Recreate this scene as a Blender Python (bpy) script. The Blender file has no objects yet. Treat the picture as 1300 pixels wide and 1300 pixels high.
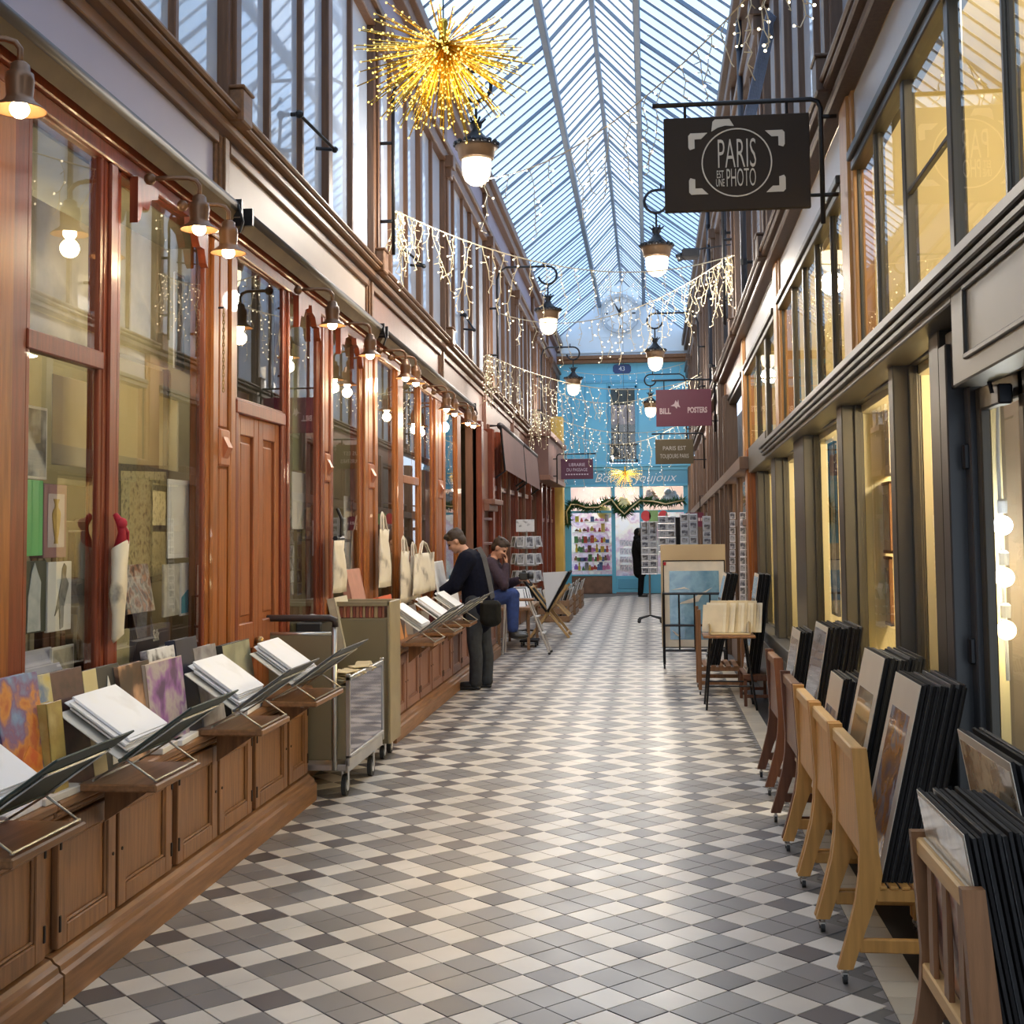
import bpy, math, random
from mathutils import Vector, Matrix, Euler
rnd = random.Random(7)
PI = math.pi
SC = bpy.context.scene
COL = SC.collection

# ------------------------------------------------------------ camera
F, CX, CY, VX, VY, ROLL, EYE = 1640.0, 650.0, 567.0, 825.0, 672.0, 0.010, 1.68
y = Vector((VX-CX, VY-CY, F)).normalized()
d = Vector((ROLL, 1.0, -(ROLL*y.x+y.y)/y.z)).normalized()
u = -d
x = y.cross(u)
# world axes in image axes (right, down, forward) -> camera axes in world
right = Vector((x.x, y.x, u.x)); down = Vector((x.y, y.y, u.y)); fwd = Vector((x.z, y.z, u.z))
cam_d = bpy.data.cameras.new('camera'); cam = bpy.data.objects.new('camera', cam_d); COL.objects.link(cam)
m = Matrix((right, -down, -fwd)).transposed().to_4x4(); m.translation = Vector((0, 0, EYE))
cam.matrix_world = m
cam_d.sensor_fit = 'HORIZONTAL'; cam_d.sensor_width = 36.0; cam_d.lens = 36.0*F/1300.0
cam_d.shift_x = 0.0; cam_d.shift_y = -(650.0-CY)/1300.0
cam_d.clip_start = 0.05; cam_d.clip_end = 300
SC.camera = cam

# ------------------------------------------------------------ sky and exposure
W = bpy.data.worlds.new('sky'); SC.world = W; W.use_nodes = True
nt = W.node_tree; nt.nodes.clear()
wo = nt.nodes.new('ShaderNodeOutputWorld'); bg = nt.nodes.new('ShaderNodeBackground')
tc = nt.nodes.new('ShaderNodeTexCoord'); nz = nt.nodes.new('ShaderNodeTexNoise'); rp = nt.nodes.new('ShaderNodeValToRGB')
nz.inputs['Scale'].default_value = 2.2; nz.inputs['Detail'].default_value = 5
rp.color_ramp.elements[0].position = 0.32; rp.color_ramp.elements[0].color = (0.42, 0.62, 0.92, 1)
rp.color_ramp.elements[1].position = 0.62; rp.color_ramp.elements[1].color = (0.95, 0.98, 1.0, 1)
nt.links.new(tc.outputs['Generated'], nz.inputs['Vector']); nt.links.new(nz.outputs['Fac'], rp.inputs['Fac'])
nt.links.new(rp.outputs['Color'], bg.inputs['Color']); nt.links.new(bg.outputs['Background'], wo.inputs['Surface'])
bg.inputs['Strength'].default_value = 1.55
SC.view_settings.view_transform = 'Standard'; SC.view_settings.look = 'None'
SC.view_settings.exposure = 0.62; SC.view_settings.gamma = 1.0; SC.view_settings.use_curve_mapping = False
SC.cycles.use_denoising = True
SC.cycles.max_bounces = 8; SC.cycles.transparent_max_bounces = 24
SC.cycles.caustics_reflective = False; SC.cycles.caustics_refractive = False
SC.cycles.sample_clamp_indirect = 4.0

# ------------------------------------------------------------ materials
MATS = {}
def nodes(name):
    mt = bpy.data.materials.new(name); mt.use_nodes = True
    n = mt.node_tree; n.nodes.clear()
    out = n.nodes.new('ShaderNodeOutputMaterial')
    return mt, n, out
def mat(name, col, rough=0.5, metal=0.0, var=0.12, scale=6.0, bump=0.0, spec=0.5, stretch=None, objvar=0.0, coat=0.0):
    """painted / plain surface: base colour with a slow noise variation and fine bump"""
    if name in MATS: return MATS[name]
    mt, n, out = nodes(name)
    b = n.nodes.new('ShaderNodeBsdfPrincipled'); L = n.links.new
    t = n.nodes.new('ShaderNodeTexCoord'); mp = n.nodes.new('ShaderNodeMapping')
    if stretch: mp.inputs['Scale'].default_value = stretch
    z = n.nodes.new('ShaderNodeTexNoise'); z.inputs['Scale'].default_value = scale; z.inputs['Detail'].default_value = 4
    L(t.outputs['Object'], mp.inputs['Vector']); L(mp.outputs['Vector'], z.inputs['Vector'])
    r = n.nodes.new('ShaderNodeValToRGB')
    r.color_ramp.elements[0].position = 0.3; r.color_ramp.elements[1].position = 0.7
    r.color_ramp.elements[0].color = tuple(c*(1-var) for c in col)+(1,)
    r.color_ramp.elements[1].color = tuple(min(1, c*(1+var)) for c in col)+(1,)
    L(z.outputs['Fac'], r.inputs['Fac'])
    if objvar:
        oi = n.nodes.new('ShaderNodeObjectInfo'); hs = n.nodes.new('ShaderNodeHueSaturation')
        mr = n.nodes.new('ShaderNodeMapRange'); mr.inputs['To Min'].default_value = 1-objvar; mr.inputs['To Max'].default_value = 1+objvar
        L(oi.outputs['Random'], mr.inputs['Value']); L(mr.outputs['Result'], hs.inputs['Value'])
        L(r.outputs['Color'], hs.inputs['Color']); L(hs.outputs['Color'], b.inputs['Base Color'])
    else: L(r.outputs['Color'], b.inputs['Base Color'])
    b.inputs['Roughness'].default_value = rough; b.inputs['Metallic'].default_value = metal
    b.inputs['Specular IOR Level'].default_value = spec; b.inputs['Coat Weight'].default_value = coat
    if bump:
        bp = n.nodes.new('ShaderNodeBump'); bp.inputs['Strength'].default_value = bump; bp.inputs['Distance'].default_value = 0.004
        z2 = n.nodes.new('ShaderNodeTexNoise'); z2.inputs['Scale'].default_value = scale*12
        L(mp.outputs['Vector'], z2.inputs['Vector']); L(z2.outputs['Fac'], bp.inputs['Height']); L(bp.outputs['Normal'], b.inputs['Normal'])
    L(b.outputs['BSDF'], out.inputs['Surface'])
    MATS[name] = mt; return mt
def wood(name, col, rough=0.4, var=0.3, axis='z', scale=5.0, coat=0.0, spec=.35):
    s = {'z': (9, 9, 0.7), 'y': (9, 0.7, 9), 'x': (0.7, 9, 9)}[axis]
    return mat(name, col, rough, 0, var, scale, 0.12, spec, s, 0.06, coat)
def emit(name, col, s):
    if name in MATS: return MATS[name]
    mt, n, out = nodes(name)
    e = n.nodes.new('ShaderNodeEmission'); e.inputs['Color'].default_value = tuple(col)+(1,); e.inputs['Strength'].default_value = s
    n.links.new(e.outputs[0], out.inputs['Surface']); mt.cycles.emission_sampling = 'NONE'
    MATS[name] = mt; return mt
def glass(name, tint=(0.95, 0.97, 0.96), ior=1.5, rough=0.0, haze=0.0, hazecol=(0.8, 0.9, 1.0), gain=1.0):
    """thin sheet of glass: clear transmission, Fresnel mirror, optional milky share"""
    if name in MATS: return MATS[name]
    mt, n, out = nodes(name); L = n.links.new
    tr = n.nodes.new('ShaderNodeBsdfTransparent'); tr.inputs['Color'].default_value = tuple(tint)+(1,)
    gl = n.nodes.new('ShaderNodeBsdfGlossy'); gl.inputs['Roughness'].default_value = rough
    lw = n.nodes.new('ShaderNodeLayerWeight'); lw.inputs['Blend'].default_value = 0.5
    f0 = 2*((ior-1)/(ior+1))**2
    pw = n.nodes.new('ShaderNodeMath'); pw.operation = 'POWER'; pw.inputs[1].default_value = 4.0
    fm = n.nodes.new('ShaderNodeMath'); fm.operation = 'MULTIPLY_ADD'; fm.inputs[1].default_value = (1-f0)*gain; fm.inputs[2].default_value = f0*gain; fm.use_clamp = True
    L(lw.outputs['Facing'], pw.inputs[0]); L(pw.outputs[0], fm.inputs[0])
    mx = n.nodes.new('ShaderNodeMixShader'); base = tr
    if haze:
        tl = n.nodes.new('ShaderNodeBsdfTranslucent'); tl.inputs['Color'].default_value = tuple(hazecol)+(1,)
        mh = n.nodes.new('ShaderNodeMixShader')
        zn = n.nodes.new('ShaderNodeTexNoise'); zn.inputs['Scale'].default_value = 0.6
        tcn = n.nodes.new('ShaderNodeTexCoord'); L(tcn.outputs['Object'], zn.inputs['Vector'])
        mr = n.nodes.new('ShaderNodeMapRange'); mr.inputs['From Min'].default_value = .3; mr.inputs['From Max'].default_value = .7
        mr.inputs['To Min'].default_value = haze*.8; mr.inputs['To Max'].default_value = min(1, haze*1.2)
        L(zn.outputs['Fac'], mr.inputs['Value']); L(mr.outputs['Result'], mh.inputs[0])
        L(tr.outputs[0], mh.inputs[1]); L(tl.outputs[0], mh.inputs[2]); base = mh
    L(fm.outputs[0], mx.inputs[0]); L(base.outputs[0], mx.inputs[1]); L(gl.outputs[0], mx.inputs[2]); L(mx.outputs[0], out.inputs['Surface'])
    MATS[name] = mt; return mt
def art(name, stops, scale=8.0, detail=6.0, dist=0.5, rough=0.35, off=0.0, coat=0.0, voronoi=False):
    """a printed picture: colour patches of its own, from a warped noise"""
    if name in MATS: return MATS[name]
    mt, n, out = nodes(name); L = n.links.new
    b = n.nodes.new('ShaderNodeBsdfPrincipled'); b.inputs['Roughness'].default_value = rough; b.inputs['Coat Weight'].default_value = coat
    t = n.nodes.new('ShaderNodeTexCoord'); mp = n.nodes.new('ShaderNodeMapping'); mp.inputs['Location'].default_value = (off, off*1.7, off*.6)
    L(t.outputs['Object'], mp.inputs['Vector'])
    if voronoi:
        z = n.nodes.new('ShaderNodeTexVoronoi'); z.inputs['Scale'].default_value = scale; o = z.outputs['Color']
        sp = n.nodes.new('ShaderNodeSeparateColor'); L(o, sp.inputs[0]); o = sp.outputs[0]
    else:
        z = n.nodes.new('ShaderNodeTexNoise'); z.inputs['Scale'].default_value = scale; z.inputs['Detail'].default_value = detail
        z.inputs['Distortion'].default_value = dist*.22; o = z.outputs['Fac']
    L(mp.outputs['Vector'], z.inputs['Vector'])
    r = n.nodes.new('ShaderNodeValToRGB'); cr = r.color_ramp
    lo, hi = (0.0, 1.0) if voronoi else (0.33, 0.67)
    while len(cr.elements) < len(stops): cr.elements.new(0.5)
    for i, c in enumerate(stops):
        cr.elements[i].position = lo+(hi-lo)*i/max(1, len(stops)-1)
    for i, c in enumerate(stops): cr.elements[i].color = tuple(c)+(1,)
    if voronoi: cr.interpolation = 'CONSTANT'
    L(o, r.inputs['Fac']); L(r.outputs['Color'], b.inputs['Base Color']); L(b.outputs['BSDF'], out.inputs['Surface'])
    MATS[name] = mt; return mt

# ------------------------------------------------------------ mesh builder
SLOPE = 0.0195            # the passage floor climbs: cornices and roof stand level, so they near the floor
class B:
    def __init__(s): s.v = []; s.f = []; s.m = []; s.k = 0
    def mi(s, k): s.k = k; return s
    def add(s, vs, fs):
        o = len(s.v); s.v += [tuple(p) for p in vs]; s.f += [tuple(i+o for i in f) for f in fs]; s.m += [s.k]*len(fs); return s
    def box(s, x0, x1, y0, y1, z0, z1, M=None):
        vs = [Vector((a, b, c)) for c in (z0, z1) for b in (y0, y1) for a in (x0, x1)]
        if M: vs = [M @ p for p in vs]
        return s.add(vs, [(0, 2, 3, 1), (4, 5, 7, 6), (0, 1, 5, 4), (2, 6, 7, 3), (0, 4, 6, 2), (1, 3, 7, 5)])
    def bev(s, x0, x1, y0, y1, z0, z1, b=0.006, M=None):
        """box with chamfered edges"""
        b = min(b, (x1-x0)*.45, (y1-y0)*.45, (z1-z0)*.45)
        vs = []; X = (x0, x1); Y = (y0, y1); Z = (z0, z1)
        idx = {}
        for i in (0, 1):
            for j in (0, 1):
                for k in (0, 1):
                    sx, sy, sz = (1-2*i), (1-2*j), (1-2*k)
                    for a, p in enumerate(((X[i], Y[j]+sy*b, Z[k]+sz*b), (X[i]+sx*b, Y[j], Z[k]+sz*b), (X[i]+sx*b, Y[j]+sy*b, Z[k]))):
                        idx[i, j, k, a] = len(vs); vs.append(Vector(p))
        fs = []
        for i in (0, 1):
            q = [idx[i, 0, 0, 0], idx[i, 1, 0, 0], idx[i, 1, 1, 0], idx[i, 0, 1, 0]]; fs.append(q if i else q[::-1])
            q = [idx[0, i, 0, 1], idx[0, i, 1, 1], idx[1, i, 1, 1], idx[1, i, 0, 1]]; fs.append(q if i else q[::-1])
            q = [idx[0, 0, i, 2], idx[1, 0, i, 2], idx[1, 1, i, 2], idx[0, 1, i, 2]]; fs.append(q if i else q[::-1])
        for i in (0, 1):
            for j in (0, 1):
                q = [idx[i, j, 0, 0], idx[i, j, 0, 1], idx[i, j, 1, 1], idx[i, j, 1, 0]]; fs.append(q[::-1] if (i+j) % 2 else q)
                q = [idx[i, 0, j, 0], idx[i, 0, j, 2], idx[i, 1, j, 2], idx[i, 1, j, 0]]; fs.append(q if (i+j) % 2 else q[::-1])
                q = [idx[0, i, j, 1], idx[0, i, j, 2], idx[1, i, j, 2], idx[1, i, j, 1]]; fs.append(q[::-1] if (i+j) % 2 else q)
                for k in (0, 1):
                    t = [idx[i, j, k, 0], idx[i, j, k, 1], idx[i, j, k, 2]]; fs.append(t if (i+j+k) % 2 else t[::-1])
        if M: vs = [M @ p for p in vs]
        return s.add(vs, fs)
    def prism(s, poly, a0, a1, axis='y', M=None):
        """extrude a 2-D outline along an axis; poly is (x,z) for y, (y,z) for x, (x,y) for z"""
        n = len(poly)
        def mk(p, a): return Vector((p[0], a, p[1])) if axis == 'y' else Vector((a, p[0], p[1])) if axis == 'x' else Vector((p[0], p[1], a))
        vs = [mk(p, a0) for p in poly]+[mk(p, a1) for p in poly]
        if M: vs = [M @ p for p in vs]
        fs = [tuple(range(n))[::-1], tuple(range(n, 2*n))]+[(i, (i+1) % n, n+(i+1) % n, n+i) for i in range(n)]
        return s.add(vs, fs)
    def quad(s, *p): return s.add([Vector(q) for q in p], [tuple(range(len(p)))])
    def lathe(s, prof, c=(0, 0, 0), n=16, cap=True):
        vs = []; fs = []
        for r, z in prof:
            for i in range(n):
                a = 2*PI*i/n; vs.append((c[0]+r*math.cos(a), c[1]+r*math.sin(a), c[2]+z))
        for j in range(len(prof)-1):
            for i in range(n): fs.append((j*n+i, j*n+(i+1) % n, (j+1)*n+(i+1) % n, (j+1)*n+i))
        if cap: fs.append(tuple(range(n))[::-1]); fs.append(tuple(range((len(prof)-1)*n, len(prof)*n)))
        return s.add(vs, fs)
    def tube(s, pts, r, n=8, cap=True):
        pts = [Vector(p) for p in pts]; R = r if isinstance(r, (list, tuple)) else [r]*len(pts)
        vs = []; fs = []; ref = None
        for i, p in enumerate(pts):
            t = (pts[min(i+1, len(pts)-1)]-pts[max(i-1, 0)]).normalized()
            if ref is None: ref = Vector((0, 0, 1)) if abs(t.z) < .9 else Vector((1, 0, 0))
            a = t.cross(ref).normalized(); b2 = a.cross(t).normalized(); ref = b2
            for k in range(n):
                q = 2*PI*k/n; vs.append(p+(a*math.cos(q)+b2*math.sin(q))*R[i])
        for j in range(len(pts)-1):
            for i in range(n): fs.append((j*n+i, j*n+(i+1) % n, (j+1)*n+(i+1) % n, (j+1)*n+i))
        if cap: fs.append(tuple(range(n))[::-1]); fs.append(tuple(range((len(pts)-1)*n, len(pts)*n)))
        return s.add(vs, fs)
    def ball(s, c, r, n=8, sq=(1, 1, 1)):
        m = max(4, n//2+1); vs = []; fs = []
        for j in range(1, m):
            t = PI*j/m
            for i in range(n):
                a = 2*PI*i/n; vs.append((c[0]+sq[0]*r*math.sin(t)*math.cos(a), c[1]+sq[1]*r*math.sin(t)*math.sin(a), c[2]+sq[2]*r*math.cos(t)))
        o = len(vs); vs += [(c[0], c[1], c[2]+sq[2]*r), (c[0], c[1], c[2]-sq[2]*r)]
        for j in range(m-2):
            for i in range(n): fs.append((j*n+i, (j+1)*n+i, (j+1)*n+(i+1) % n, j*n+(i+1) % n))
        for i in range(n): fs.append((o, i, (i+1) % n)); fs.append((o+1, (m-2)*n+(i+1) % n, (m-2)*n+i))
        return s.add(vs, fs)
    def slope(s, k=None):
        k = SLOPE if k is None else k
        s.v = [(p[0], p[1], p[2]-k*p[1]) for p in s.v]; return s
    def build(s, name, mt, parent=None, smooth=False, kind=None):
        me = bpy.data.meshes.new(name); me.from_pydata(s.v, [], s.f)
        for q in (mt if isinstance(mt, (list, tuple)) else [mt]): me.materials.append(q)
        me.polygons.foreach_set('material_index', s.m)
        if smooth: me.polygons.foreach_set('use_smooth', [True]*len(s.f))
        me.update()
        o = bpy.data.objects.new(name, me); COL.objects.link(o)
        if parent: o.parent = parent
        if kind: o['kind'] = kind
        return o
def tag(o, label, cat, group=None, kind=None):
    if label: o['label'] = label
    if cat: o['category'] = cat
    if group: o['group'] = group
    if kind: o['kind'] = kind
    return o
def thing(name, loc, label, cat, group=None, rz=0.0, kind=None, rot=None):
    o = bpy.data.objects.new(name, None); COL.objects.link(o); o.empty_display_size = .1
    o.location = loc; o.rotation_euler = rot if rot else (0, 0, rz)
    return tag(o, label, cat, group, kind)
def struct(name, label): return thing(name, (0, 0, 0), label, 'structure', None, 0, 'structure')
def dup(root, loc, rz=None, label=None, group=None):
    """copy a thing, its parts and their pieces"""
    r = root.copy(); COL.objects.link(r); r.location = loc
    if rz is not None: r.rotation_euler = (0, 0, rz)
    if label: r['label'] = label
    if group: r['group'] = group
    for c in root.children:
        k = c.copy(); COL.objects.link(k); k.parent = r
        for g in c.children:
            q = g.copy(); COL.objects.link(q); q.parent = k
    return r
def text(body, size, mt, parent, loc, rot=(PI/2, 0, 0), sx=1.0, name='lettering', ext=0.002, align='CENTER', bold=0.0, shear=0.0):
    c = bpy.data.curves.new(name, 'FONT'); c.body = body; c.size = size; c.align_x = align; c.align_y = 'CENTER'
    c.extrude = ext; c.offset = bold; c.shear = shear; c.resolution_u = 3
    c.materials.append(mt)
    tmp = bpy.data.objects.new(name, c); COL.objects.link(tmp); bpy.context.view_layer.update()
    me = bpy.data.meshes.new_from_object(tmp.evaluated_get(bpy.context.evaluated_depsgraph_get())); bpy.data.objects.remove(tmp)
    if not me.materials: me.materials.append(mt)
    o = bpy.data.objects.new(name, me); COL.objects.link(o); o.location = loc; o.rotation_euler = rot; o.scale = (sx, 1, 1)
    if parent: o.parent = parent
    return o
def lamp(name, loc, power, col, r=0.04, parent=None, kind='POINT', sx=.3, sy=.3, rot=(0, 0, 0), spread=PI):
    l = bpy.data.lights.new(name, kind); l.energy = power; l.color = col
    if kind == 'POINT': l.shadow_soft_size = r
    if kind == 'AREA': l.shape = 'RECTANGLE'; l.size = sx; l.size_y = sy; l.spread = spread
    o = bpy.data.objects.new(name, l); COL.objects.link(o); o.location = loc; o.rotation_euler = rot
    if parent: o.parent = parent
    return o
WARM = (1.0, 0.72, 0.40); SOFT = (1.0, 0.86, 0.64); COOL = (0.80, 0.90, 1.0)
# palette
mahog = wood('red brown varnish', (0.185, 0.036, 0.013), 0.36, 0.25, coat=.1)
orange = wood('orange brown varnish', (0.29, 0.09, 0.018), 0.36, 0.28, coat=.1)
dorwd = wood('varnished door wood', (0.28, 0.092, 0.032), 0.35, 0.22)
tanwd = wood('tan cornice paint', (0.19, 0.095, 0.045), 0.45, 0.18, 'y')
cabwd = wood('brown counter oak', (0.225, 0.108, 0.046), 0.38, 0.28)
cabwd2 = wood('brown counter oak along', (0.235, 0.115, 0.05), 0.40, 0.28, 'y')
pinkwd = wood('pinkish brown paint', (0.24, 0.115, 0.078), 0.45, 0.14)
lilac = mat('lilac fascia reflection', (0.42, 0.39, 0.50), 0.5, 0, .06, 1.2)  # lilac reflection on the first fascia bay, put into the base colour
cream = mat('cream fascia paint', (0.55, 0.45, 0.38), 0.5, 0, .08, 1.2)
grey = mat('warm grey shopfront paint', (0.055, 0.048, 0.035), 0.38, 0, .08, 3)
greyp = mat('warm grey panel paint', (0.098, 0.086, 0.064), 0.4, 0, .06, 3)
anth = mat('anthracite plinth paint', (0.05, 0.048, 0.047), 0.4, 0, .1, 3)
black = mat('black iron', (0.012, 0.012, 0.014), 0.4, 0.3, .1, 20)
brass = mat('dull brass', (0.38, 0.24, 0.10), 0.35, 0.8, .15, 8)
steel = mat('brushed steel', (0.55, 0.54, 0.51), 0.3, 0.9, .1, 8)
bluep = mat('sky blue shop paint', (0.13, 0.47, 0.68), 0.5, 0, .05, 1)
blued = mat('deeper blue shop paint', (0.10, 0.36, 0.55), 0.5, 0, .05, 1)
white = mat('white paper', (0.80, 0.80, 0.80), 0.6, 0, .03, 3)
plaster = mat('pale blue white plaster', (0.62, 0.72, 0.80), 0.7, 0, .05, 1)
yellow = mat('warm cream interior wall', (0.78, 0.68, 0.40), 0.7, 0, .07, .8)
olive = mat('olive interior wall', (0.30, 0.27, 0.17), 0.8, 0, .3, 1.6)
dark = mat('dark interior wood', (0.055, 0.038, 0.026), 0.6, 0, .4, 3)
paneclear = glass('shop window glass', (0.93, 0.95, 0.92), 1.5, 0.0, gain=1.15)
paneroof = glass('skylight glass', (0.80, 0.89, 1.0), 1.45, 0.02, .35, (0.78, 0.88, 1.0), .35)
paneblue = glass('blue tinted skylight glass', (0.52, 0.70, 0.93), 1.45, 0.02, .35, (0.62, 0.80, 1.0), .35)
panelow = glass('display window glass', (0.96, 0.96, 0.93), 1.5, 0.0, gain=.55)
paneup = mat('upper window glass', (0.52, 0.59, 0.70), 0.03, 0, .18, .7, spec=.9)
# ============================================================ THE SETTING
Y0, YF = 2.2, 34.4                       # where the modelled passage begins, and the far blue front
BAY = [3.16+3.94*k for k in range(9)]    # 3.16, 7.10, 11.04 ...
# ---------------------------------------------------------------- floor
def tilemat(name, col, var):
    mt, n, out = nodes(name); L = n.links.new
    b = n.nodes.new('ShaderNodeBsdfPrincipled')
    g = n.nodes.new('ShaderNodeNewGeometry'); oi = n.nodes.new('ShaderNodeObjectInfo'); ad = n.nodes.new('ShaderNodeMath'); ad.operation = 'ADD'
    L(g.outputs['Random Per Island'], ad.inputs[0]); L(oi.outputs['Random'], ad.inputs[1])
    fr = n.nodes.new('ShaderNodeMath'); fr.operation = 'FRACT'; L(ad.outputs[0], fr.inputs[0])
    mr = n.nodes.new('ShaderNodeMapRange'); mr.inputs['To Min'].default_value = 1-var; mr.inputs['To Max'].default_value = 1+var; L(fr.outputs[0], mr.inputs['Value'])
    z = n.nodes.new('ShaderNodeTexNoise'); z.inputs['Scale'].default_value = 3.0; z.inputs['Detail'].default_value = 6
    L(g.outputs['Position'], z.inputs['Vector'])
    m2 = n.nodes.new('ShaderNodeMapRange'); m2.inputs['From Min'].default_value = .3; m2.inputs['From Max'].default_value = .7; m2.inputs['To Min'].default_value = .88; m2.inputs['To Max'].default_value = 1.06; L(z.outputs['Fac'], m2.inputs['Value'])
    mu = n.nodes.new('ShaderNodeMath'); mu.operation = 'MULTIPLY'; L(mr.outputs[0], mu.inputs[0]); L(m2.outputs[0], mu.inputs[1])
    hs = n.nodes.new('ShaderNodeHueSaturation'); hs.inputs['Color'].default_value = tuple(col)+(1,); L(mu.outputs[0], hs.inputs['Value'])
    L(hs.outputs['Color'], b.inputs['Base Color'])
    m3 = n.nodes.new('ShaderNodeMapRange'); m3.inputs['From Min'].default_value = .3; m3.inputs['From Max'].default_value = .7; m3.inputs['To Min'].default_value = .30; m3.inputs['To Max'].default_value = .42; L(z.outputs['Fac'], m3.inputs['Value'])
    L(m3.outputs[0], b.inputs['Roughness'])
    L(b.outputs['BSDF'], out.inputs['Surface']); return mt
T_L = tilemat('light tile', (0.66, 0.61, 0.54), .06); T_G = tilemat('grey tile', (0.215, 0.205, 0.20), .13); T_D = tilemat('dark tile', (0.105, 0.095, 0.10), .14)
T_B = tilemat('border tile', (0.56, 0.50, 0.40), .07)
grout = mat('grout', (0.13, 0.12, 0.11), .8)
floor = struct('floor', 'diagonal tiled passage floor in cream, grey and dark tiles')
B().box(-2.75, .964, .6, YF+.3, -.12, -.004).build('bed', grout, floor)
B().box(.964, 1.3, .6, YF+.3, -.12, -.001).build('dark_band', mat('dark floor band', (.022, .02, .02), .5, 0, .2, 4), floor)  # very dark floor band between the border course and the plinth
hx, hy = 0.328/3, 0.3335/3               # half diagonals of one tile
def tile_b(b, cx, cy, g=.965, top=0.0, k=0):
    ax, ay = hx*g, hy*g; e = .988
    b.k = k
    ps = [(ax, 0), (0, ay), (-ax, 0), (0, -ay)]
    vs = [(cx+p[0], cy+p[1], -.006) for p in ps]+[(cx+p[0], cy+p[1], top-.0012) for p in ps]+[(cx+p[0]*e, cy+p[1]*e, top) for p in ps]
    fs = [(i, (i+1) % 4, 4+(i+1) % 4, 4+i) for i in range(4)]+[(4+i, 4+(i+1) % 4, 8+(i+1) % 4, 8+i) for i in range(4)]+[(8, 9, 10, 11)]
    b.add(vs, fs)
XL, XR = -2.16, 0.815
cells = []
for i in range(-130, 131):
    for j in range(-130, 131):
        cx = .257+(i-j)*hx; cy = 4.992+(i+j)*hy
        if cy < 1.0 or cy > YF+.1 or cx < XL-.1 or cx > XR-hx*.45: continue
        a, c = i % 3 == 0, j % 3 == 0
        cells.append((cy, cx, 2 if a and c else 0 if a or c else 1))
cells.sort()
near = [c for c in cells if c[0] > 4.15][:300]
nearset = set(near)
meshes = []
for k, mt in enumerate((T_L, T_G, T_D)):
    b = B(); tile_b(b, 0, 0); o = b.build('tile', mt, floor); meshes.append(o)
for cy, cx, k in near:
    o = meshes[k].copy(); COL.objects.link(o); o.location = (cx, cy, rnd.uniform(-.0006, .0006)); o.parent = floor
for o in meshes: bpy.data.objects.remove(o)
b = B()
for c in cells:
    if c not in nearset: tile_b(b, c[1], c[0], k=c[2])
b.build('tiles_beyond', (T_L, T_G, T_D), floor, kind='stuff')
# half tiles and the straight border course along the right
def btile(b, y0, y1): b.bev(XR+.004, .962, y0+.003, y1-.003, -.006, 0.0, .0012)
yy = 4.2; k = 0
while k < 70:
    b = B(); btile(b, yy, yy+.165); b.build('border_tile', T_B, floor); yy += .165; k += 1
b = B()
while yy < YF: btile(b, yy, yy+.165); yy += .165
b.build('border_tiles_beyond', T_B, floor, kind='stuff')
b = B()
for s in range(0, 46):                  # triangles that close the diagonal field against the border
    cy = 4.992+.3335*(2*s-4)/1.0*.5
    pass
b = B()
for c in range(-40, 300):
    cy = 4.992+c*hy
    if cy < 2 or cy > YF: continue
    i = c
    x_edge = XR
    b.add([(x_edge, cy-hy*.42, -.004), (x_edge, cy+hy*.42, -.004), (x_edge-hx*.42, cy, -.004), (x_edge, cy-hy*.42, -.0005), (x_edge, cy+hy*.42, -.0005), (x_edge-hx*.42, cy, -.0005)], [(3, 4, 5), (0, 1, 4, 3), (1, 2, 5, 4), (2, 0, 3, 5)])
b.build('edge_tiles', T_G, floor, kind='stuff')

# ---------------------------------------------------------------- roof
AX = -.655                               # passage axis
roof = struct('ceiling', 'long pitched glass skylight over the whole passage')
RID, PUL, EAV = (AX, 9.10), .595, .0
PL, PR = (-1.25, 8.46), (-.06, 8.47)
EL, ER = (-2.40, 7.52), (1.06, 7.62)
YR0 = 8.0
iron = mat('blue grey painted iron', (0.15, 0.19, 0.245), .45, .2, .1, 4)
def lerp(a, c, t): return tuple(a[i]+(c[i]-a[i])*t for i in range(len(a)))
def bar2(b, p, q, y, w, h):              # a bar from (x,z) p to q across the slope, centred on y
    dx, dz = q[0]-p[0], q[1]-p[1]; L = math.hypot(dx, dz); nx, nz = -dz/L, dx/L
    if nz < 0: nx, nz = -nx, -nz
    b.prism([(p[0]-nx*h, p[1]-nz*h), (q[0]-nx*h, q[1]-nz*h), q, p], y-w/2, y+w/2)
B().bev(RID[0]-.035, RID[0]+.035, YR0, YF, RID[1]-.14, RID[1]+.02, .01).slope().build('ridge', iron, roof)
B().bev(PL[0]-.045, PL[0]+.045, YR0, YF, PL[1]-.17, PL[1]-.01, .012).slope().build('purlin', iron, roof)
B().bev(PR[0]-.045, PR[0]+.045, YR0, YF, PR[1]-.17, PR[1]-.01, .012).slope().build('purlin', iron, roof)
step = 3.94/12; nb = int((YF-YR0)/step)
for k in range(nb+1):
    yb = YF-k*step; thick = (k % 6 == 0)
    for e, p in ((EL, PL), (ER, PR)):
        b = B(); w, h = (.042, .045) if thick else (.03, .022)
        bar2(b, e, p, yb, w, h); bar2(b, p, RID, yb, w, h*.9); b.slope().build('rafter' if thick else 'glazing_bar', iron, roof)
    if k < nb:
        for p, q in ((EL, PL), (PL, RID), (ER, PR), (PR, RID)):
            b = B(); ya, yc = yb-step+.015, yb-.015
            g = .006
            b.quad((p[0], ya, p[1]+g), (q[0], ya, q[1]+g), (q[0], yc, q[1]+g), (p[0], yc, p[1]+g)).slope().build('pane', paneblue if p in (EL, ER) else paneroof, roof)
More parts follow.
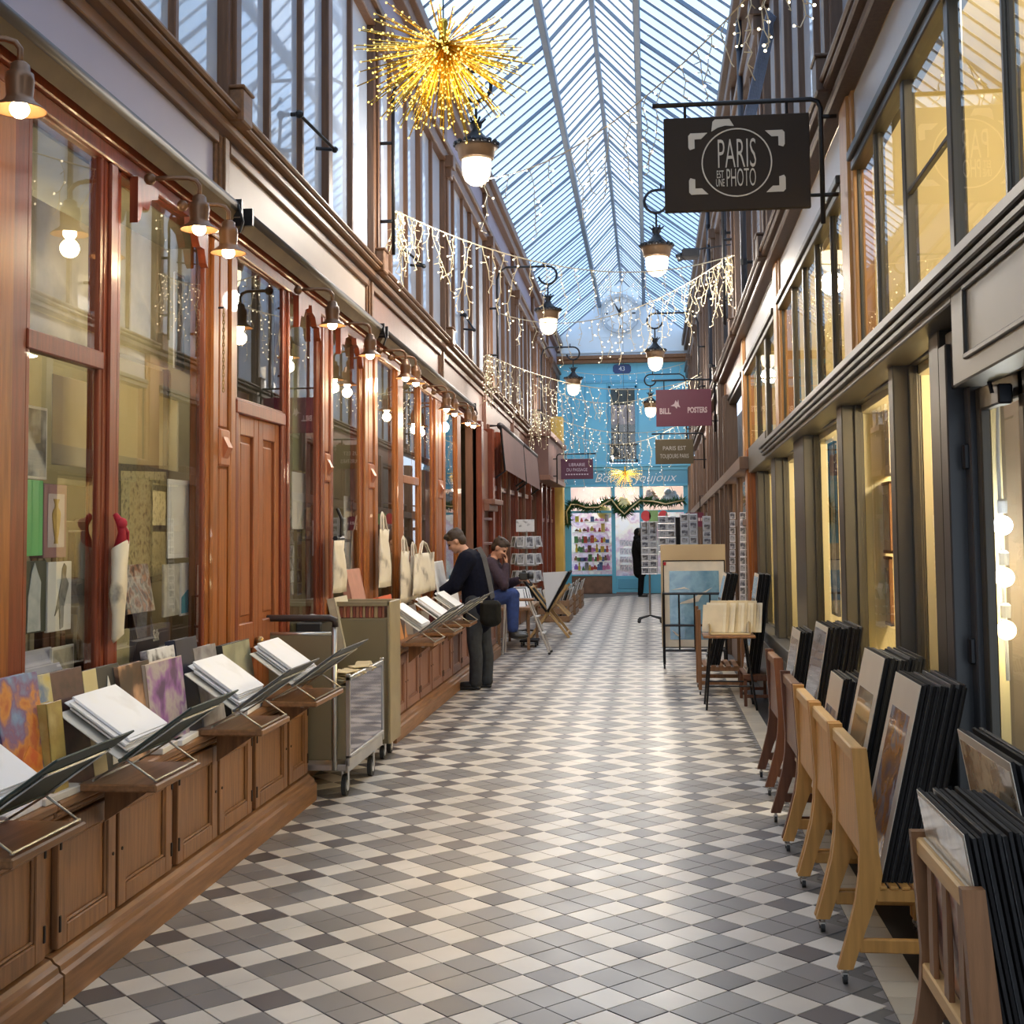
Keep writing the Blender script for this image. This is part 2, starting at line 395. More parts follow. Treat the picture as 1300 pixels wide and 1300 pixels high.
# the same passage goes on behind: plain bays of roof and wall
b = B()
for p, q in ((EL, PL), (PL, RID), (ER, PR), (PR, RID)):
    for k in range(12): b.quad((p[0], -5+k*1.083, p[1]), (q[0], -5+k*1.083, q[1]), (q[0], -5+k*1.083+1.03, q[1]), (p[0], -5+k*1.083+1.03, p[1]))
b.slope().build('panes_behind', paneroof, roof, kind='stuff')
b = B()
for k in range(40):
    for e, p in ((EL, PL), (ER, PR)): bar2(b, e, p, -5+k*step, .03, .022); bar2(b, p, RID, -5+k*step, .03, .022)
for c in (RID, PL, PR): b.box(c[0]-.04, c[0]+.04, -5, YR0, c[1]-.15, c[1])
b.slope().build('bars_behind', iron, roof, kind='stuff')
# gable with the clock, brown beam under it
gab = struct('wall_back', 'sky blue end wall under a pale clock gable')
b = B(); b.prism([(-2.5, 6.95), EL, (PL[0], PL[1]), (RID[0], RID[1]), (PR[0], PR[1]), ER, (1.15, 6.95)], YF-.02, YF+.10).slope(); b.build('gable', plaster, gab)
b = B(); b.bev(-2.5, 1.2, YF-.22, YF+.02, 6.88, 6.98, .01).bev(-2.5, 1.2, YF-.16, YF+.02, 6.78, 6.88, .01).slope().build('beam', tanwd, gab)
b = B(); b.bev(-2.5, 1.2, YF-.05, YF+.02, 7.06, 7.12).slope().build('moulding', plaster, gab)

# ---------------------------------------------------------------- side walls, upper storey (level members)
wl = struct('wall_left', 'left passage wall of varnished shopfronts below a glazed upper storey')
wr = struct('wall_right', 'right passage wall with grey and brown shopfronts below upper windows')
def sidebox(b, side, xo, xi, y0, y1, z0, z1, bv=.008):
    """xo = distance of the aisle face from the axis, xi = of its back"""
    if side < 0: b.bev(AX-xi, AX-xo, y0, y1, z0, z1, bv)
    else: b.bev(AX+xo, AX+xi, y0, y1, z0, z1, bv)
    return b
upw = {-1: wood('upper window wood left', (0.135, 0.068, 0.036), .45, .2), 1: wood('upper window wood right', (0.10, 0.062, 0.042), .45, .2)}
frz = {-1: mat('mauve frieze paint', (0.26, 0.22, 0.28), .6, 0, .1, 1), 1: mat('brown frieze paint', (0.14, 0.09, 0.07), .6, 0, .1, 1)}
B().box(-2.7, -2.42, -5, Y0, 0, 7.6).build('wall_behind', cabwd, wl); B().box(1.1, 1.35, -5, Y0, 0, 7.6).build('wall_behind', grey, wr)
B().box(-2.7, 1.3, -5, .6, -.12, -.004).build('bed_behind', T_G, floor)
for side, wall in ((-1, wl), (1, wr)):
    D = 1.745 if side < 0 else 1.735          # distance of the wall plane from the axis
    UW = upw[side]
    ya, yb = Y0, YF
    CZ = 4.24 if side < 0 else 4.26
    # cornice: stepped moulding with a flat top
    b = B()
    for o0, z0, z1 in ((.125, CZ-.035, CZ), (.105, CZ-.07, CZ-.035), (.06, CZ-.13, CZ-.07)):
        sidebox(b, side, D-o0, D+.05, ya, yb, z0, z1, .012)
    b.slope().build('cornice', tanwd if side < 0 else UW, wall)
    # upper cornice / frieze / eave
    b = B(); sidebox(b, side, D-.07, D+.05, ya, yb, 6.35, 6.50); sidebox(b, side, D-.11, D+.05, ya, yb, 6.50, 6.56)
    b.slope().build('window_head', UW, wall)
    b = B(); sidebox(b, side, D-.0, D+.05, ya, yb, 6.56, 7.10); b.slope().build('frieze', frz[side], wall)
    b = B(); sidebox(b, side, D-.16, D+.05, ya, yb, 7.22, 7.36); sidebox(b, side, D-.10, D+.05, ya, yb, 7.08, 7.22); sidebox(b, side, D-.05, D+.05, ya, yb, 7.36, 7.62)
    b.slope().build('eave_gutter', UW, wall)
    for k, by in enumerate(BAY):
        if by > YF: break
        # console block on the cornice, post above with its cap
        b = B(); sidebox(b, side, D-.14, D-.03, by-.09, by+.09, CZ-.08, CZ+.11, .01); sidebox(b, side, D-.15, D-.03, by-.10, by+.10, CZ+.11, CZ+.13, .006)
        b.slope().build('console', tanwd if side < 0 else UW, wall)
        b = B(); sidebox(b, side, D-.06, D+.04, by-.12, by+.12, CZ, 6.35); sidebox(b, side, D-.085, D+.02, by-.05, by+.05, CZ, 6.35)
        b.slope().build('post', UW, wall)
        b = B(); sidebox(b, side, D-.16, D+.02, by-.10, by+.10, 6.28, 6.42); sidebox(b, side, D-.13, D, by-.07, by+.07, 6.16, 6.28); sidebox(b, side, D-.06, D, by-.09, by+.09, 6.56, 7.08)
        b.slope().build('bracket', UW, wall)
        if by+3.94 > YF+.5: continue
        divs = [(.20, .055), (.40, .055), (.585, .13), (.785, .055)]
        edges = [0]+[q for q, w in divs]+[1]
        for q, w in divs:
            yy = by+q*3.94
            b = B(); sidebox(b, side, D-.035 if w < .1 else D-.05, D+.03, yy-w/2, yy+w/2, CZ, 6.35, .008); b.slope().build('mullion', UW, wall)
        for e in range(5):
            y1, y2 = by+edges[e]*3.94+.03, by+edges[e+1]*3.94-.03
            X = AX+side*(D+.005)
            p = [(X, y1, CZ), (X, y2, CZ), (X, y2, 6.35), (X, y1, 6.35)]
            if side > 0: p = p[::-1]
            B().quad(*p).slope().build('pane', paneup, wall)
# ============================================================ LEFT SHOPFRONTS
def ray(px, py):
    c = Vector((px-CX, py-CY, F)); return right*c.x+down*c.y+fwd*c.z
def at(px, py, X=None, Y=None, Z=None):
    """world point of a surveyed image point on a known plane of the place"""
    r = ray(px, py)
    t = X/r.x if X is not None else Y/r.y if Y is not None else (Z-EYE)/r.z
    return Vector((0, 0, EYE))+r*t
XG = -2.42
def lb(b, y0, y1, z0, z1, xf=-2.36, xb=-2.47, bv=.006): return b.bev(xb, xf, y0, y1, z0, z1, bv)
def zs(z, y): return z-SLOPE*y
HEAD = 3.47
# fascia panels per bay, bay posts, head beam
fcol = [lilac, cream, pinkwd, pinkwd, pinkwd, pinkwd, pinkwd, pinkwd]
for k in range(8):
    y1, y2 = max(Y0, BAY[k]), min(BAY[k+1], YF)
    lb(B(), y1+.12, y2-.12, 3.55, 4.10, -2.425, -2.5).slope().build('fascia_panel', fcol[k], wl)
    b = B()
    for s, x in ((.12, -2.41), (.08, -2.395), (.04, -2.38)): lb(b, y1-s, y1+s, 3.50, 4.09, x, -2.5)
    b.slope().build('fascia_post', tanwd if k < 4 else pinkwd, wl)
    b = B(); lb(b, y1+.1, y2-.1, 4.03, 4.10, -2.395, -2.5); b.slope().build('fascia_moulding', tanwd if k < 4 else pinkwd, wl)
YL = 17.5                                 # the book shop's joinery ends here
b = B(); lb(b, Y0, YL, HEAD, HEAD+.07, -2.385, -2.5); lb(b, Y0, YL, HEAD+.07, HEAD+.14, -2.36, -2.5); b.slope().build('head_beam', mahog, wl)
# rolled awnings
rollm = mat('rolled awning canvas', (0.13, 0.09, 0.05), .7, 0, .15, 5); rolle = mat('awning roller steel', (0.07, 0.06, 0.06), .5, .3, .1, 5)
aw = [(Y0, 7.0, 'nearest long rolled awning under the lilac fascia'), (7.2, 10.95, 'rolled awning under the cream fascia above the wooden door'), (11.1, 16.9, 'rolled awning above the third and fourth lamp pairs')]
for y1, y2, lab in aw:
    t = thing('rolled_awning', (0, (y1+y2)/2, 0), lab, 'awning', 'rolled awnings on the left shopfront')
    c = (y1+y2)/2
    z1, z2 = zs(3.66, y1), zs(3.66, y2)
    b = B(); b.tube([(-2.30, y1-c, z1), (-2.30, y2-c, z2)], .032, 10); b.build('roller', rolle, t, True)
    b = B()
    b.add([(-2.285, y1-c, z1-.02), (-2.285, y2-c, z2-.02), (-2.33, y2-c, z2-.10), (-2.33, y1-c, z1-.10), (-2.37, y1-c, z1-.06), (-2.37, y2-c, z2-.06)], [(0, 3, 2, 1), (3, 4, 5, 2), (0, 1, 5, 4), (0, 4, 3), (1, 2, 5)])
    b.build('canvas', rollm, t)
    for y in (y1, y2):
        B().box(-2.42, -2.26, y-c-.015, y-c+.015, zs(3.60, y), zs(3.70, y)).build('bracket', black, t)
    b = B(); b.tube([(-2.27, y2-c-.05, z2), (-2.24, y2-c-.05, z2-.10), (-2.26, y2-c-.05, z2-.16)], .008, 6); b.build('crank_hook', black, t)
# members: (y0, y1, kind)
carve = wood('carved block', (0.36, 0.12, 0.05), .35, .2)
def pilaster(y0, y1, top=None, z0=0.0, style=0):
    yc = (y0+y1)/2; w = y1-y0; ht = zs(HEAD, yc)
    t = thing('wall_pilaster', (0, yc, 0), 'moulded brown shopfront pilaster beside the shop windows', 'structure', 'moulded shopfront pilasters', 0, 'structure')
    b = B(); lb(b, -w/2, w/2, z0, ht, -2.405, -2.5); b.build('shaft', mahog if style != 2 else orange, t)
    b = B()
    for s in (-1, 1): lb(b, s*w*.30-w*.10, s*w*.30+w*.10, z0, ht, -2.385, -2.45, .012)
    b.build('side_moulding', orange if style != 1 else mahog, t)
    lb(B(), -w*.13, w*.13, z0, 2.05, -2.393, -2.42).build('panel', orange, t)
    lb(B(), -w*.13, w*.13, 2.28, ht, -2.393, -2.42).build('panel', orange, t)
    b = B(); lb(b, -w*.17, w*.17, 2.06, 2.27, -2.38, -2.42, .01); b.prism([(-2.382, 2.10), (-2.35, 2.165), (-2.382, 2.23)], -w*.08, w*.08); b.build('carved_block', carve, t)
    return t
pilaster(3.4, 4.775); pilaster(6.83, 7.34, style=2); pilaster(10.65, 11.31); pilaster(14.26, 15.16); pilaster(9.24, 9.66, style=1)
for y0, y1 in ((5.48, 5.64), (8.36, 8.47), (12.14, 12.5), (13.36, 13.52), (16.0, 16.4)):
    b = B(); ht = zs(HEAD, y0); lb(b, y0, y1, .6, ht, -2.405, -2.48); lb(b, y0+.04, y1-.04, .6, ht, -2.39, -2.45, .008)
    b.build('mullion', mahog if y0 < 9 else orange, wl)
# windows
wins = [(4.775, 5.48, True, 'first shop window with a transom bar, full of art books'), (5.64, 6.83, False, 'tall second shop window showing old maps and prints'),
        (7.34, 8.36, 'door', 'small transom window over the wooden double door'), (8.47, 9.24, False, 'narrow shop window just beyond the double door'),
        (9.66, 10.65, False, 'shop window behind the long printed banner bag'), (11.31, 12.14, False, 'shop window with hanging lanterns reflected in it'),
        (12.5, 13.36, True, 'shop window with a low transom bar beyond the lamps'), (13.52, 14.26, False, 'narrow shop window left of the stooping man'), (15.16, 16.0, False, 'last window of the book shop with gold decorations')]
nwin = 0
def window(y0, y1, z0, z1, wood_m, label, bars=(), xg=XG, fw=.035, side=-1, pane=None):
    global nwin; nwin += 1
    t = struct('window_%d' % nwin, label)
    s = side; pane = pane or (paneclear if s < 0 else panelow)
    def bx(b, a0, a1, c0, c1, p0, p1):
        lo, hi = sorted((xg-s*p0, xg-s*p1)); return b.bev(lo, hi, a0, a1, c0, c1, .005)
    b = B()
    bx(b, y0, y0+fw, z0, z1, .012, -.03); bx(b, y1-fw, y1, z0, z1, .012, -.03); bx(b, y0, y1, z1-fw, z1, .012, -.03); bx(b, y0, y1, z0, z0+fw, .012, -.03)
    b.build('frame', wood_m, t)
    lv = [z0]+list(bars)+[z1]
    for zb in bars: bx(B(), y0, y1, zb-.04, zb+.04, .022, -.03).build('transom_bar', wood_m, t)
    for i in range(len(lv)-1):
        p = [(xg, y0+.01, lv[i]+.01), (xg, y1-.01, lv[i]+.01), (xg, y1-.01, lv[i+1]-.01), (xg, y0+.01, lv[i+1]-.01)]
        if s > 0: p = p[::-1]
        B().quad(*p).build('pane', pane, t)
    return t
for y0, y1, tr, lab in wins:
    top = zs(HEAD, (y0+y1)/2)+.03
    if tr == 'door': window(y0, y1, 2.45, top, mahog, lab)
    else: window(y0, y1, .82, top, mahog if y0 < 9 else orange, lab, (2.45,) if tr and y0 < 9 else (2.2,) if tr else ())
# carved curly brackets at the window heads
for y in (5.75, 6.72, 8.55, 9.15, 9.75, 10.55):
    b = B(); z = zs(HEAD, y); s = 1 if y in (5.75, 8.55, 9.75) else -1
    b.prism([(y, z), (y+s*.26, z), (y+s*.25, z-.05), (y+s*.17, z-.07), (y+s*.13, z-.13), (y+s*.06, z-.13), (y+s*.03, z-.20), (y, z-.22)], -2.40, -2.36, 'x').build('carved_bracket', mahog, wl)
# door
dr = struct('door_1', 'varnished wooden double door with tall sunk panels')
dz = 2.44
b = B(); b.bev(-2.53, -2.405, 7.34, 7.40, 0, dz); b.bev(-2.53, -2.405, 8.30, 8.36, 0, dz); b.bev(-2.53, -2.395, 7.34, 8.36, dz-.05, dz+.03); b.build('frame', mahog, dr)
for i, (a, c) in enumerate(((7.40, 7.845), (7.855, 8.30))):
    b = B(); b.bev(-2.49, -2.45, a, c, .02, dz-.05); b.build('leaf', dorwd, dr)
    b = B()
    for q0, q1 in ((a, a+.09), (c-.09, c)): b.bev(-2.46, -2.425, q0, q1, .02, dz-.05, .005)
    for z0, z1 in ((.02, .22), (.98, 1.14), (dz-.17, dz-.05)): b.bev(-2.46, -2.426, a+.09, c-.09, z0, z1, .005)
    b.build('stile', dorwd, dr)
    for z0, z1 in ((.22, .98), (1.14, dz-.17)):
        b = B(); b.bev(-2.46, -2.435, a+.125, c-.125, z0+.04, z1-.04, .018); b.build('raised_panel', dorwd, dr)
B().ball((-2.40, 7.80, 1.02), .03, 10).build('knob', brass, dr, True)
# brown panelled stretch and the two shops beyond
b = B(); lb(b, 17.5, 19.0, 0, 3.35, -2.34, -2.5); b.slope(.012).build('panelled_wall', pinkwd, wl)
b = B()
for y0, y1 in ((17.5, 17.72), (18.75, 19.0)): lb(b, y0, y1, 0, 3.4, -2.27, -2.4)
b.slope(.012).build('plain_pilaster', mahog, wl)
b = B(); b.bev(-2.45, -2.12, 17.72, 18.75, 2.05, 2.12); b.bev(-2.45, -2.2, 17.72, 18.75, 1.96, 2.05); b.build('small_canopy', pinkwd, wl)
B().bev(-2.42, -2.36, 17.78, 18.7, .8, 1.95).build('showcase_back', mat('showcase pink cards', (.65, .45, .40), .6, 0, .5, 14), wl)
for z in (1.15, 1.5, 1.85): B().bev(-2.38, -2.28, 17.78, 18.7, z-.02, z+.02).build('showcase_shelf', mahog, wl)
for i, y in enumerate((19.0, 20.4, 21.7, 23.05, 24.4, 25.7, 26.8)):
    b = B(); lb(b, y, y+.22, 0, 3.5, -2.37, -2.5); lb(b, y+.06, y+.16, 0, 3.5, -2.35, -2.45, .01); b.slope(.012).build('shop_post', mahog if i % 2 else wood('dark brown post', (.16, .07, .04), .4), wl)
    if i < 6:
        b = B(); lb(b, y+.22, y+1.35, .0, .55, -2.34, -2.5); b.build('stall_riser', cabwd, wl)
        window(y+.22, y+1.33, .55, 3.0, mahog, 'brown shop window number %s beyond the panelled wall' % ('one', 'two', 'three', 'four', 'five', 'six')[i], (2.35,))
awf = mat('mauve brown awning canvas', (.19, .10, .082), .75, 0, .08, 2)
for y1, y2, lab in ((19.1, 22.3, 'lowered mauve brown awning nearer the panelled wall'), (22.45, 25.2, 'lowered mauve brown awning farther along before the boxed fascia')):
    c = (y1+y2)/2; t = thing('lowered_awning', (0, c, 0), lab, 'awning')
    za, zb = zs(3.62, y1), zs(3.62, y2); h = (y2-y1)/2
    b = B(); b.tube([(-2.2, -h, za), (-2.2, h, zb)], .05, 8); b.build('roller', rolle, t, True)
    b = B(); b.add([(-2.17, -h, za), (-2.17, h, zb), (-2.12, h, zb-.66), (-2.12, -h, za-.66), (-2.175, -h, za), (-2.175, h, zb), (-2.127, h, zb-.66), (-2.127, -h, za-.66)], [(0, 3, 2, 1), (4, 5, 6, 7), (3, 7, 6, 2), (0, 4, 7, 3), (1, 2, 6, 5)]); b.build('canvas', awf, t)
    for s in (-1, 1): b = B(); b.tube([(-2.36, s*h, za), (-2.19, s*h, za), (-2.13, s*h, za-.68), (-2.3, s*h, za-.80)], .018, 6); b.build('side_arm', black, t)
t = struct('trim_1', 'boxed out brown fascia of the last left shop')
b = B(); b.bev(-2.45, -1.98, 25.6, 30.2, 2.78, 3.55); b.build('box', awf, t)
b = B(); b.bev(-2.45, -1.92, 25.5, 30.3, 3.55, 3.66); b.bev(-2.45, -1.95, 25.55, 30.25, 2.68, 2.78); b.build('moulding', pinkwd, t)
for i, y in enumerate((27.0, 28.2, 29.4, 30.6)):
    b = B(); lb(b, y, y+.2, 0, 2.7, -2.24, -2.5); b.build('far_post', mahog, wl)
    if i < 3: window(y+.2, y+1.2, .5, 2.65, mahog, 'lit window of the last left shop, %s from the blue front' % ('third', 'second', 'nearest')[i], (1.9,), -2.3)
lb(B(), 30.8, YF, 0, 3.6, -2.36, -2.5).build('ochre_return', mat('ochre wall paint', (.62, .40, .08), .6, 0, .1, 2), wl)
lb(B(), 30.8, 31.4, 0, 4.4, -2.05, -2.5).build('ochre_pier', MATS['ochre wall paint'], wl)
# ---- rooms behind the left windows
b = B(); b.box(-4.9, -4.8, Y0, 30.8, 0, 3.45); b.build('room_back', olive, wl)
b = B(); b.box(-4.9, -2.5, Y0, 30.8, -.08, 0); b.build('room_floor', dark, wl)
b = B(); b.box(-4.9, -2.5, Y0, 30.8, 3.42, 3.5); b.slope(.012).build('room_ceiling', olive, wl)
for y in (Y0, 7.2, 8.5, 11.0, 15.0, 19.1, 26.9, 30.8):
    B().box(-4.8, -2.48, y-.03, y+.03, 0, 3.42).build('room_partition', olive if y < 12 else dark, wl)
B().box(-3.3, -2.5, Y0, 7.2, .55, .62).build('display_ledge', dark, wl)
B().box(-3.3, -2.5, 8.5, 17.2, .55, .62).build('display_ledge', dark, wl)
for y, p, c in ((4.6, 17, SOFT), (6.3, 20, SOFT), (9.4, 20, SOFT), (12.2, 22, SOFT), (14.2, 20, SOFT), (16.2, 16, WARM), (20.8, 20, WARM), (23.5, 18, WARM), (28.6, 60, SOFT)):
    lamp('room_light', (-3.4, y, 3.05), p, c, .12)
# ---- gooseneck lamps along the fascia
enam = mat('copper brown lamp enamel', (.17, .085, .04), .35, .4, .15, 6)
bulbm = emit('warm bulb', (1.0, .80, .48), 28.0)
def gooseneck(loc, label):
    t = thing('gooseneck_lamp', loc, label, 'lamp', 'gooseneck lamps along the left fascia')
    b = B(); pts = [(-.22, -.06, .155), (-.12, -.03, .165), (-.05, -.01, .165), (-.018, 0, .155), (0, 0, .13), (0, 0, .05)]
    b.tube(pts, .011, 8); b.ball((-.22, -.06, .155), .03, 8); b.build('arm', enam, t, True)
    b = B(); b.lathe([(.020, .085), (.032, .075), (.034, .05), (.045, .045), (.048, .02), (.044, -.035), (.050, -.05), (.088, -.078), (.091, -.083), (.085, -.081), (.045, -.055), (.03, -.05)], n=20, cap=False); b.build('shade', enam, t, True)
    b = B(); b.ball((0, 0, -.078), .033, 12, (1, 1, .95)); b.build('bulb', bulbm, t, True)
    lamp('light', (0, 0, -.15), 4.5, WARM, .045, t)
    return t
names = ['nearest gooseneck lamp, glowing at the edge of the shopfront', 'second gooseneck lamp, left one of the pair above the second window', 'third gooseneck lamp, right one of the pair above the pilaster',
         'gooseneck lamp above the narrow window beyond the door', 'gooseneck lamp above the banner bag', 'left lamp of the first close pair past the banner bag', 'right lamp of the first close pair past the banner bag',
         'left lamp of the second close pair farther along', 'right lamp of the second close pair farther along', 'left lamp of the last close pair before the awnings', 'right lamp of the last close pair before the awnings']
for (Yl, zl), nm in zip(((4.095, 3.14), (5.854, 3.14), (6.282, 3.12), (8.443, 3.09), (9.626, 3.045), (11.07, 3.04), (11.57, 3.05), (13.36, 2.98), (13.91, 2.98), (14.96, 2.965), (15.43, 2.97)), names):
    gooseneck((-2.1, Yl, zl+.06), nm)
# ============================================================ RIGHT SHOPFRONTS
def rb(b, y0, y1, z0, z1, xf, xb, bv=.006): return b.bev(xf, xb, y0, y1, z0, z1, bv)
LED = 2.71; LIN = 2.575; WT = 3.75
XW = 1.09; XP = 1.17; XGL = 1.255
# projecting ledge between the storeys, flat frieze and panel mouldings above the door
b = B(); rb(b, Y0, 12.4, LED-.045, LED, 1.035, 1.14); rb(b, Y0, 12.4, LED-.075, LED-.045, 1.05, 1.14); rb(b, Y0, 12.4, LED-.105, LED-.075, 1.065, 1.14)
b.slope().build('ledge', grey, wr)
rb(B(), 4.75, 12.4, LIN, LED-.10, XW, 1.3).slope().build('frieze_board', greyp, wr)
rb(B(), 12.4, 14.5, LIN, 2.85, 1.10, 1.3).slope().build('frieze_board', greyp, wr)
rb(B(), Y0, 4.75, 2.27, LED-.10, XW, 1.2).slope().build('frieze_board', greyp, wr)
b = B()
for z0, z1 in ((2.34, 2.36), (2.575, 2.595)): rb(b, Y0, 4.55, z0, z1, XW-.012, XW+.02, .004)
rb(b, 4.53, 4.55, 2.34, 2.595, XW-.012, XW+.02, .004); b.slope().build('panel_moulding', grey, wr)
# pillars of the grey shop
for y0, y1 in ((5.34, 5.516), (6.325, 6.445), (7.995, 8.21), (9.98, 10.66), (12.24, 12.63), (14.21, 14.48)):
    rb(B(), y0, y1, 0, zs(2.60, y0), XP, 1.30).build('pillar', grey, wr)
rb(B(), 5.34, 14.48, 0, .62, 1.15, 1.3).build('plinth', anth, wr)
b = B(); rb(b, 5.34, 14.48, .60, .66, 1.12, 1.3); rb(b, 5.34, 14.48, .0, .10, 1.135, 1.2); b.build('plinth_moulding', anth, wr)
for y0, y1 in ((9.0, 10.6), (10.7, 12.3), (12.4, 14.3)):
    b = B(); rb(b, y0, y1, .16, .18, 1.14, 1.2, .003); rb(b, y0, y1, .50, .52, 1.14, 1.2, .003); rb(b, y0, y0+.02, .16, .52, 1.14, 1.2, .003); rb(b, y1-.02, y1, .16, .52, 1.14, 1.2, .003); b.build('panel_moulding', grey, wr)
for y0, y1, lab in ((5.516, 6.325, 'narrow grey framed window beside the glazed door, framed picture inside'), (6.445, 7.995, 'wide grey framed window lit yellow, pictures leaning inside'),
                    (8.21, 9.98, 'grey framed window lit yellow between the black art stacks'), (10.66, 12.24, 'narrow looking grey framed window deep in its reveal'), (12.63, 14.21, 'last grey framed window before the orange post')):
    window(y0, y1, .66, zs(2.58, (y0+y1)/2), grey, lab, (), XGL, .016, 1)
# glazed door near the camera
dr = struct('door_2', 'glazed grey shop door with bulbs hanging behind it')
b = B(); b.bev(XP, 1.30, 5.22, 5.34, 0, 2.4); b.bev(XP+.02, 1.30, 3.2, 5.3, 2.22, 2.45); b.bev(1.235, 1.31, 5.14, 5.22, 0, 2.23); b.build('frame', anth, dr)
b = B(); b.bev(1.26, 1.30, 3.42, 3.54, 0, 2.21); b.bev(1.26, 1.30, 5.07, 5.14, 0, 2.21); b.bev(1.26, 1.30, 3.5, 5.1, 0, .35); b.bev(1.26, 1.30, 3.5, 5.1, 2.12, 2.21); b.bev(1.26, 1.30, 4.50, 4.56, 0, 2.21); b.build('leaf', grey, dr)
B().quad((1.28, 5.08, .35), (1.28, 4.55, .35), (1.28, 4.55, 2.13), (1.28, 5.08, 2.13)).build('pane', panelow, dr)
B().quad((1.28, 4.51, .35), (1.28, 3.53, .35), (1.28, 3.53, 2.13), (1.28, 4.51, 2.13)).build('pane', panelow, dr)
for z in (.6, 1.2, 1.95): B().bev(1.215, 1.24, 5.16, 5.20, z-.05, z+.05).build('hinge', black, dr)
b = B(); b.bev(1.20, 1.25, 4.58, 4.68, 2.10, 2.17); b.tube([(1.19, 4.62, 2.14), (1.18, 4.62, 2.19), (1.20, 4.62, 2.21)], .008, 6); b.build('door_closer', black, dr)
# three bulbs on one cord inside the glazed door
pend = thing('pendant_lamp', (at(1273, 667, Y=5.5).x, 5.5, 0), 'white cord with three bright bulbs one above the other inside the glazed door', 'lamp')
b = B(); b.tube([(.0, 0, 2.28), (-.01, 0, 1.95), (0, 0, 1.05)], .008, 6); b.bev(-.02, .12, -.05, .05, 2.27, 2.30); b.build('cord', white, pend)
for zz, cc, st in ((at(1273, 667, Y=5.5).z, (.85, .93, 1.0), 14), (at(1277, 733, Y=5.5).z, (1.0, .85, .55), 12), (at(1281, 800, Y=5.5).z, (1.0, .82, .48), 9)):
    b = B(); b.ball((0, 0, zz), .040, 14); b.build('bulb', emit('door bulb %d' % st, cc, st), pend, True)
    b = B(); b.lathe([(.02, zz+.05), (.022, zz+.10), (.012, zz+.11)], n=10); b.build('socket', white, pend)
    lamp('light', (0, 0, zz), 7, cc, .055, pend)
# upper windows over the ledge
for k in range(7):
    y1, y2 = max(Y0, BAY[k]), BAY[k+1]
    orm = wood('orange post', (.40, .20, .065), .4, .2)
    b = B(); lo = LED if k < 3 else 0.0
    yy = BAY[k+1]
    if yy < YF:
        rb(b, yy-.22, yy+.22, lo, 4.16, 1.10, 1.2); rb(b, yy-.14, yy+.14, lo, 4.16, 1.085, 1.15, .012); b.slope().build('bay_post', orm if k < 4 else upw[1], wr)
    pm = mat('silver blue panel paint', (.44, .43, .44), .35, 0, .08, 1)
    rb(B(), y1+.2, y2-.2, WT+.05, 4.12, 1.115, 1.2).slope().build('upper_panel', pm if k < 3 else pinkwd, wr)
    b = B(); rb(b, y1+.2, y2-.2, WT, WT+.05, 1.07, 1.2); rb(b, y1+.2, y2-.2, WT-.05, WT, 1.09, 1.2); b.slope().build('upper_moulding', grey if k < 4 else upw[1], wr)
mul = {0: ((4.05, .03), (4.77, .07), (5.605, .07), (6.30, .03)), 1: ((7.84, .03), (8.56, .04), (9.25, .05), (9.95, .05)), 2: ((12.3, .15), (13.3, .04))}
for k in range(3):
    y1, y2 = max(Y0, BAY[k])+.2, BAY[k+1]-.2
    ed = [y1]+[q[0] for q in mul[k]]+[y2]
    for yq, w in mul[k]: rb(B(), yq-w/2, yq+w/2, LED, WT, 1.108, 1.16).slope().build('mullion', grey, wr)
    for i in range(len(ed)-1):
        nwin += 1
        t = struct('window_%d' % nwin, 'upper right window pane number %d of bay %s over the ledge' % (i+1, ('one', 'two', 'three')[k]))
        b = B()
        for q0, q1, z0, z1 in ((ed[i], ed[i]+.03, LED, WT), (ed[i+1]-.03, ed[i+1], LED, WT), (ed[i], ed[i+1], LED, LED+.04), (ed[i], ed[i+1], WT-.04, WT)): rb(b, q0, q1, z0, z1, 1.12, 1.145)
        b.slope().build('frame', grey, t)
        B().quad((1.128, ed[i+1], LED), (1.128, ed[i], LED), (1.128, ed[i], WT), (1.128, ed[i+1], WT)).slope().build('pane', panelow, t)
        if k == 0 and i == 2: rb(B(), ed[i], ed[i+1], 3.20, 3.22, 1.115, 1.14, .003).slope().build('glazing_bar', grey, t)
# rooms behind the right front
b = B(); b.box(2.7, 2.8, Y0, 16, 0, 2.45); b.build('room_back', yellow, wr)
B().box(1.17, 2.8, Y0, 17, -.08, -.002).build('room_floor', dark, wr)
B().box(1.29, 2.8, Y0, 16, 2.53, 2.60).slope().build('room_ceiling', yellow, wr)
B().box(2.7, 2.8, Y0, 16, 2.6, 4.2).slope().build('upper_room_back', yellow, wr)
B().box(1.17, 2.8, Y0, 16, 4.15, 4.25).slope().build('upper_room_ceiling', yellow, wr)
B().box(1.31, 2.7, 5.78, 5.82, 0, 2.45).build('room_partition', mat('brown beige partition', (.30, .235, .16), .6, 0, .35, 1.5), wr)
B().box(1.31, 1.50, 5.70, 5.76, 0, 2.45).build('pale_panel', yellow, wr)
for y in (6.385, 8.1, 10.3, 12.4, 14.4, 16):
    B().box(1.31, 2.7, y-.03, y+.03, 0, 2.5).slope(.012).build('room_partition', yellow, wr)
for y in (7.1, 11.04, 16):
    B().box(1.17, 2.7, y-.03, y+.03, 2.6, 4.2).slope().build('room_partition', yellow, wr)
for y, p in ((4.4, 6), (6.1, 40), (7.2, 60), (9.1, 60), (11.4, 45), (13.4, 30)): lamp('room_light', (1.9, y, zs(2.42, y)), p, SOFT, .1)
for y, p in ((5.0, 60), (9.0, 60), (13.5, 45)): lamp('upper_room_light', (1.9, y, zs(4.0, y)), p, SOFT, .1)
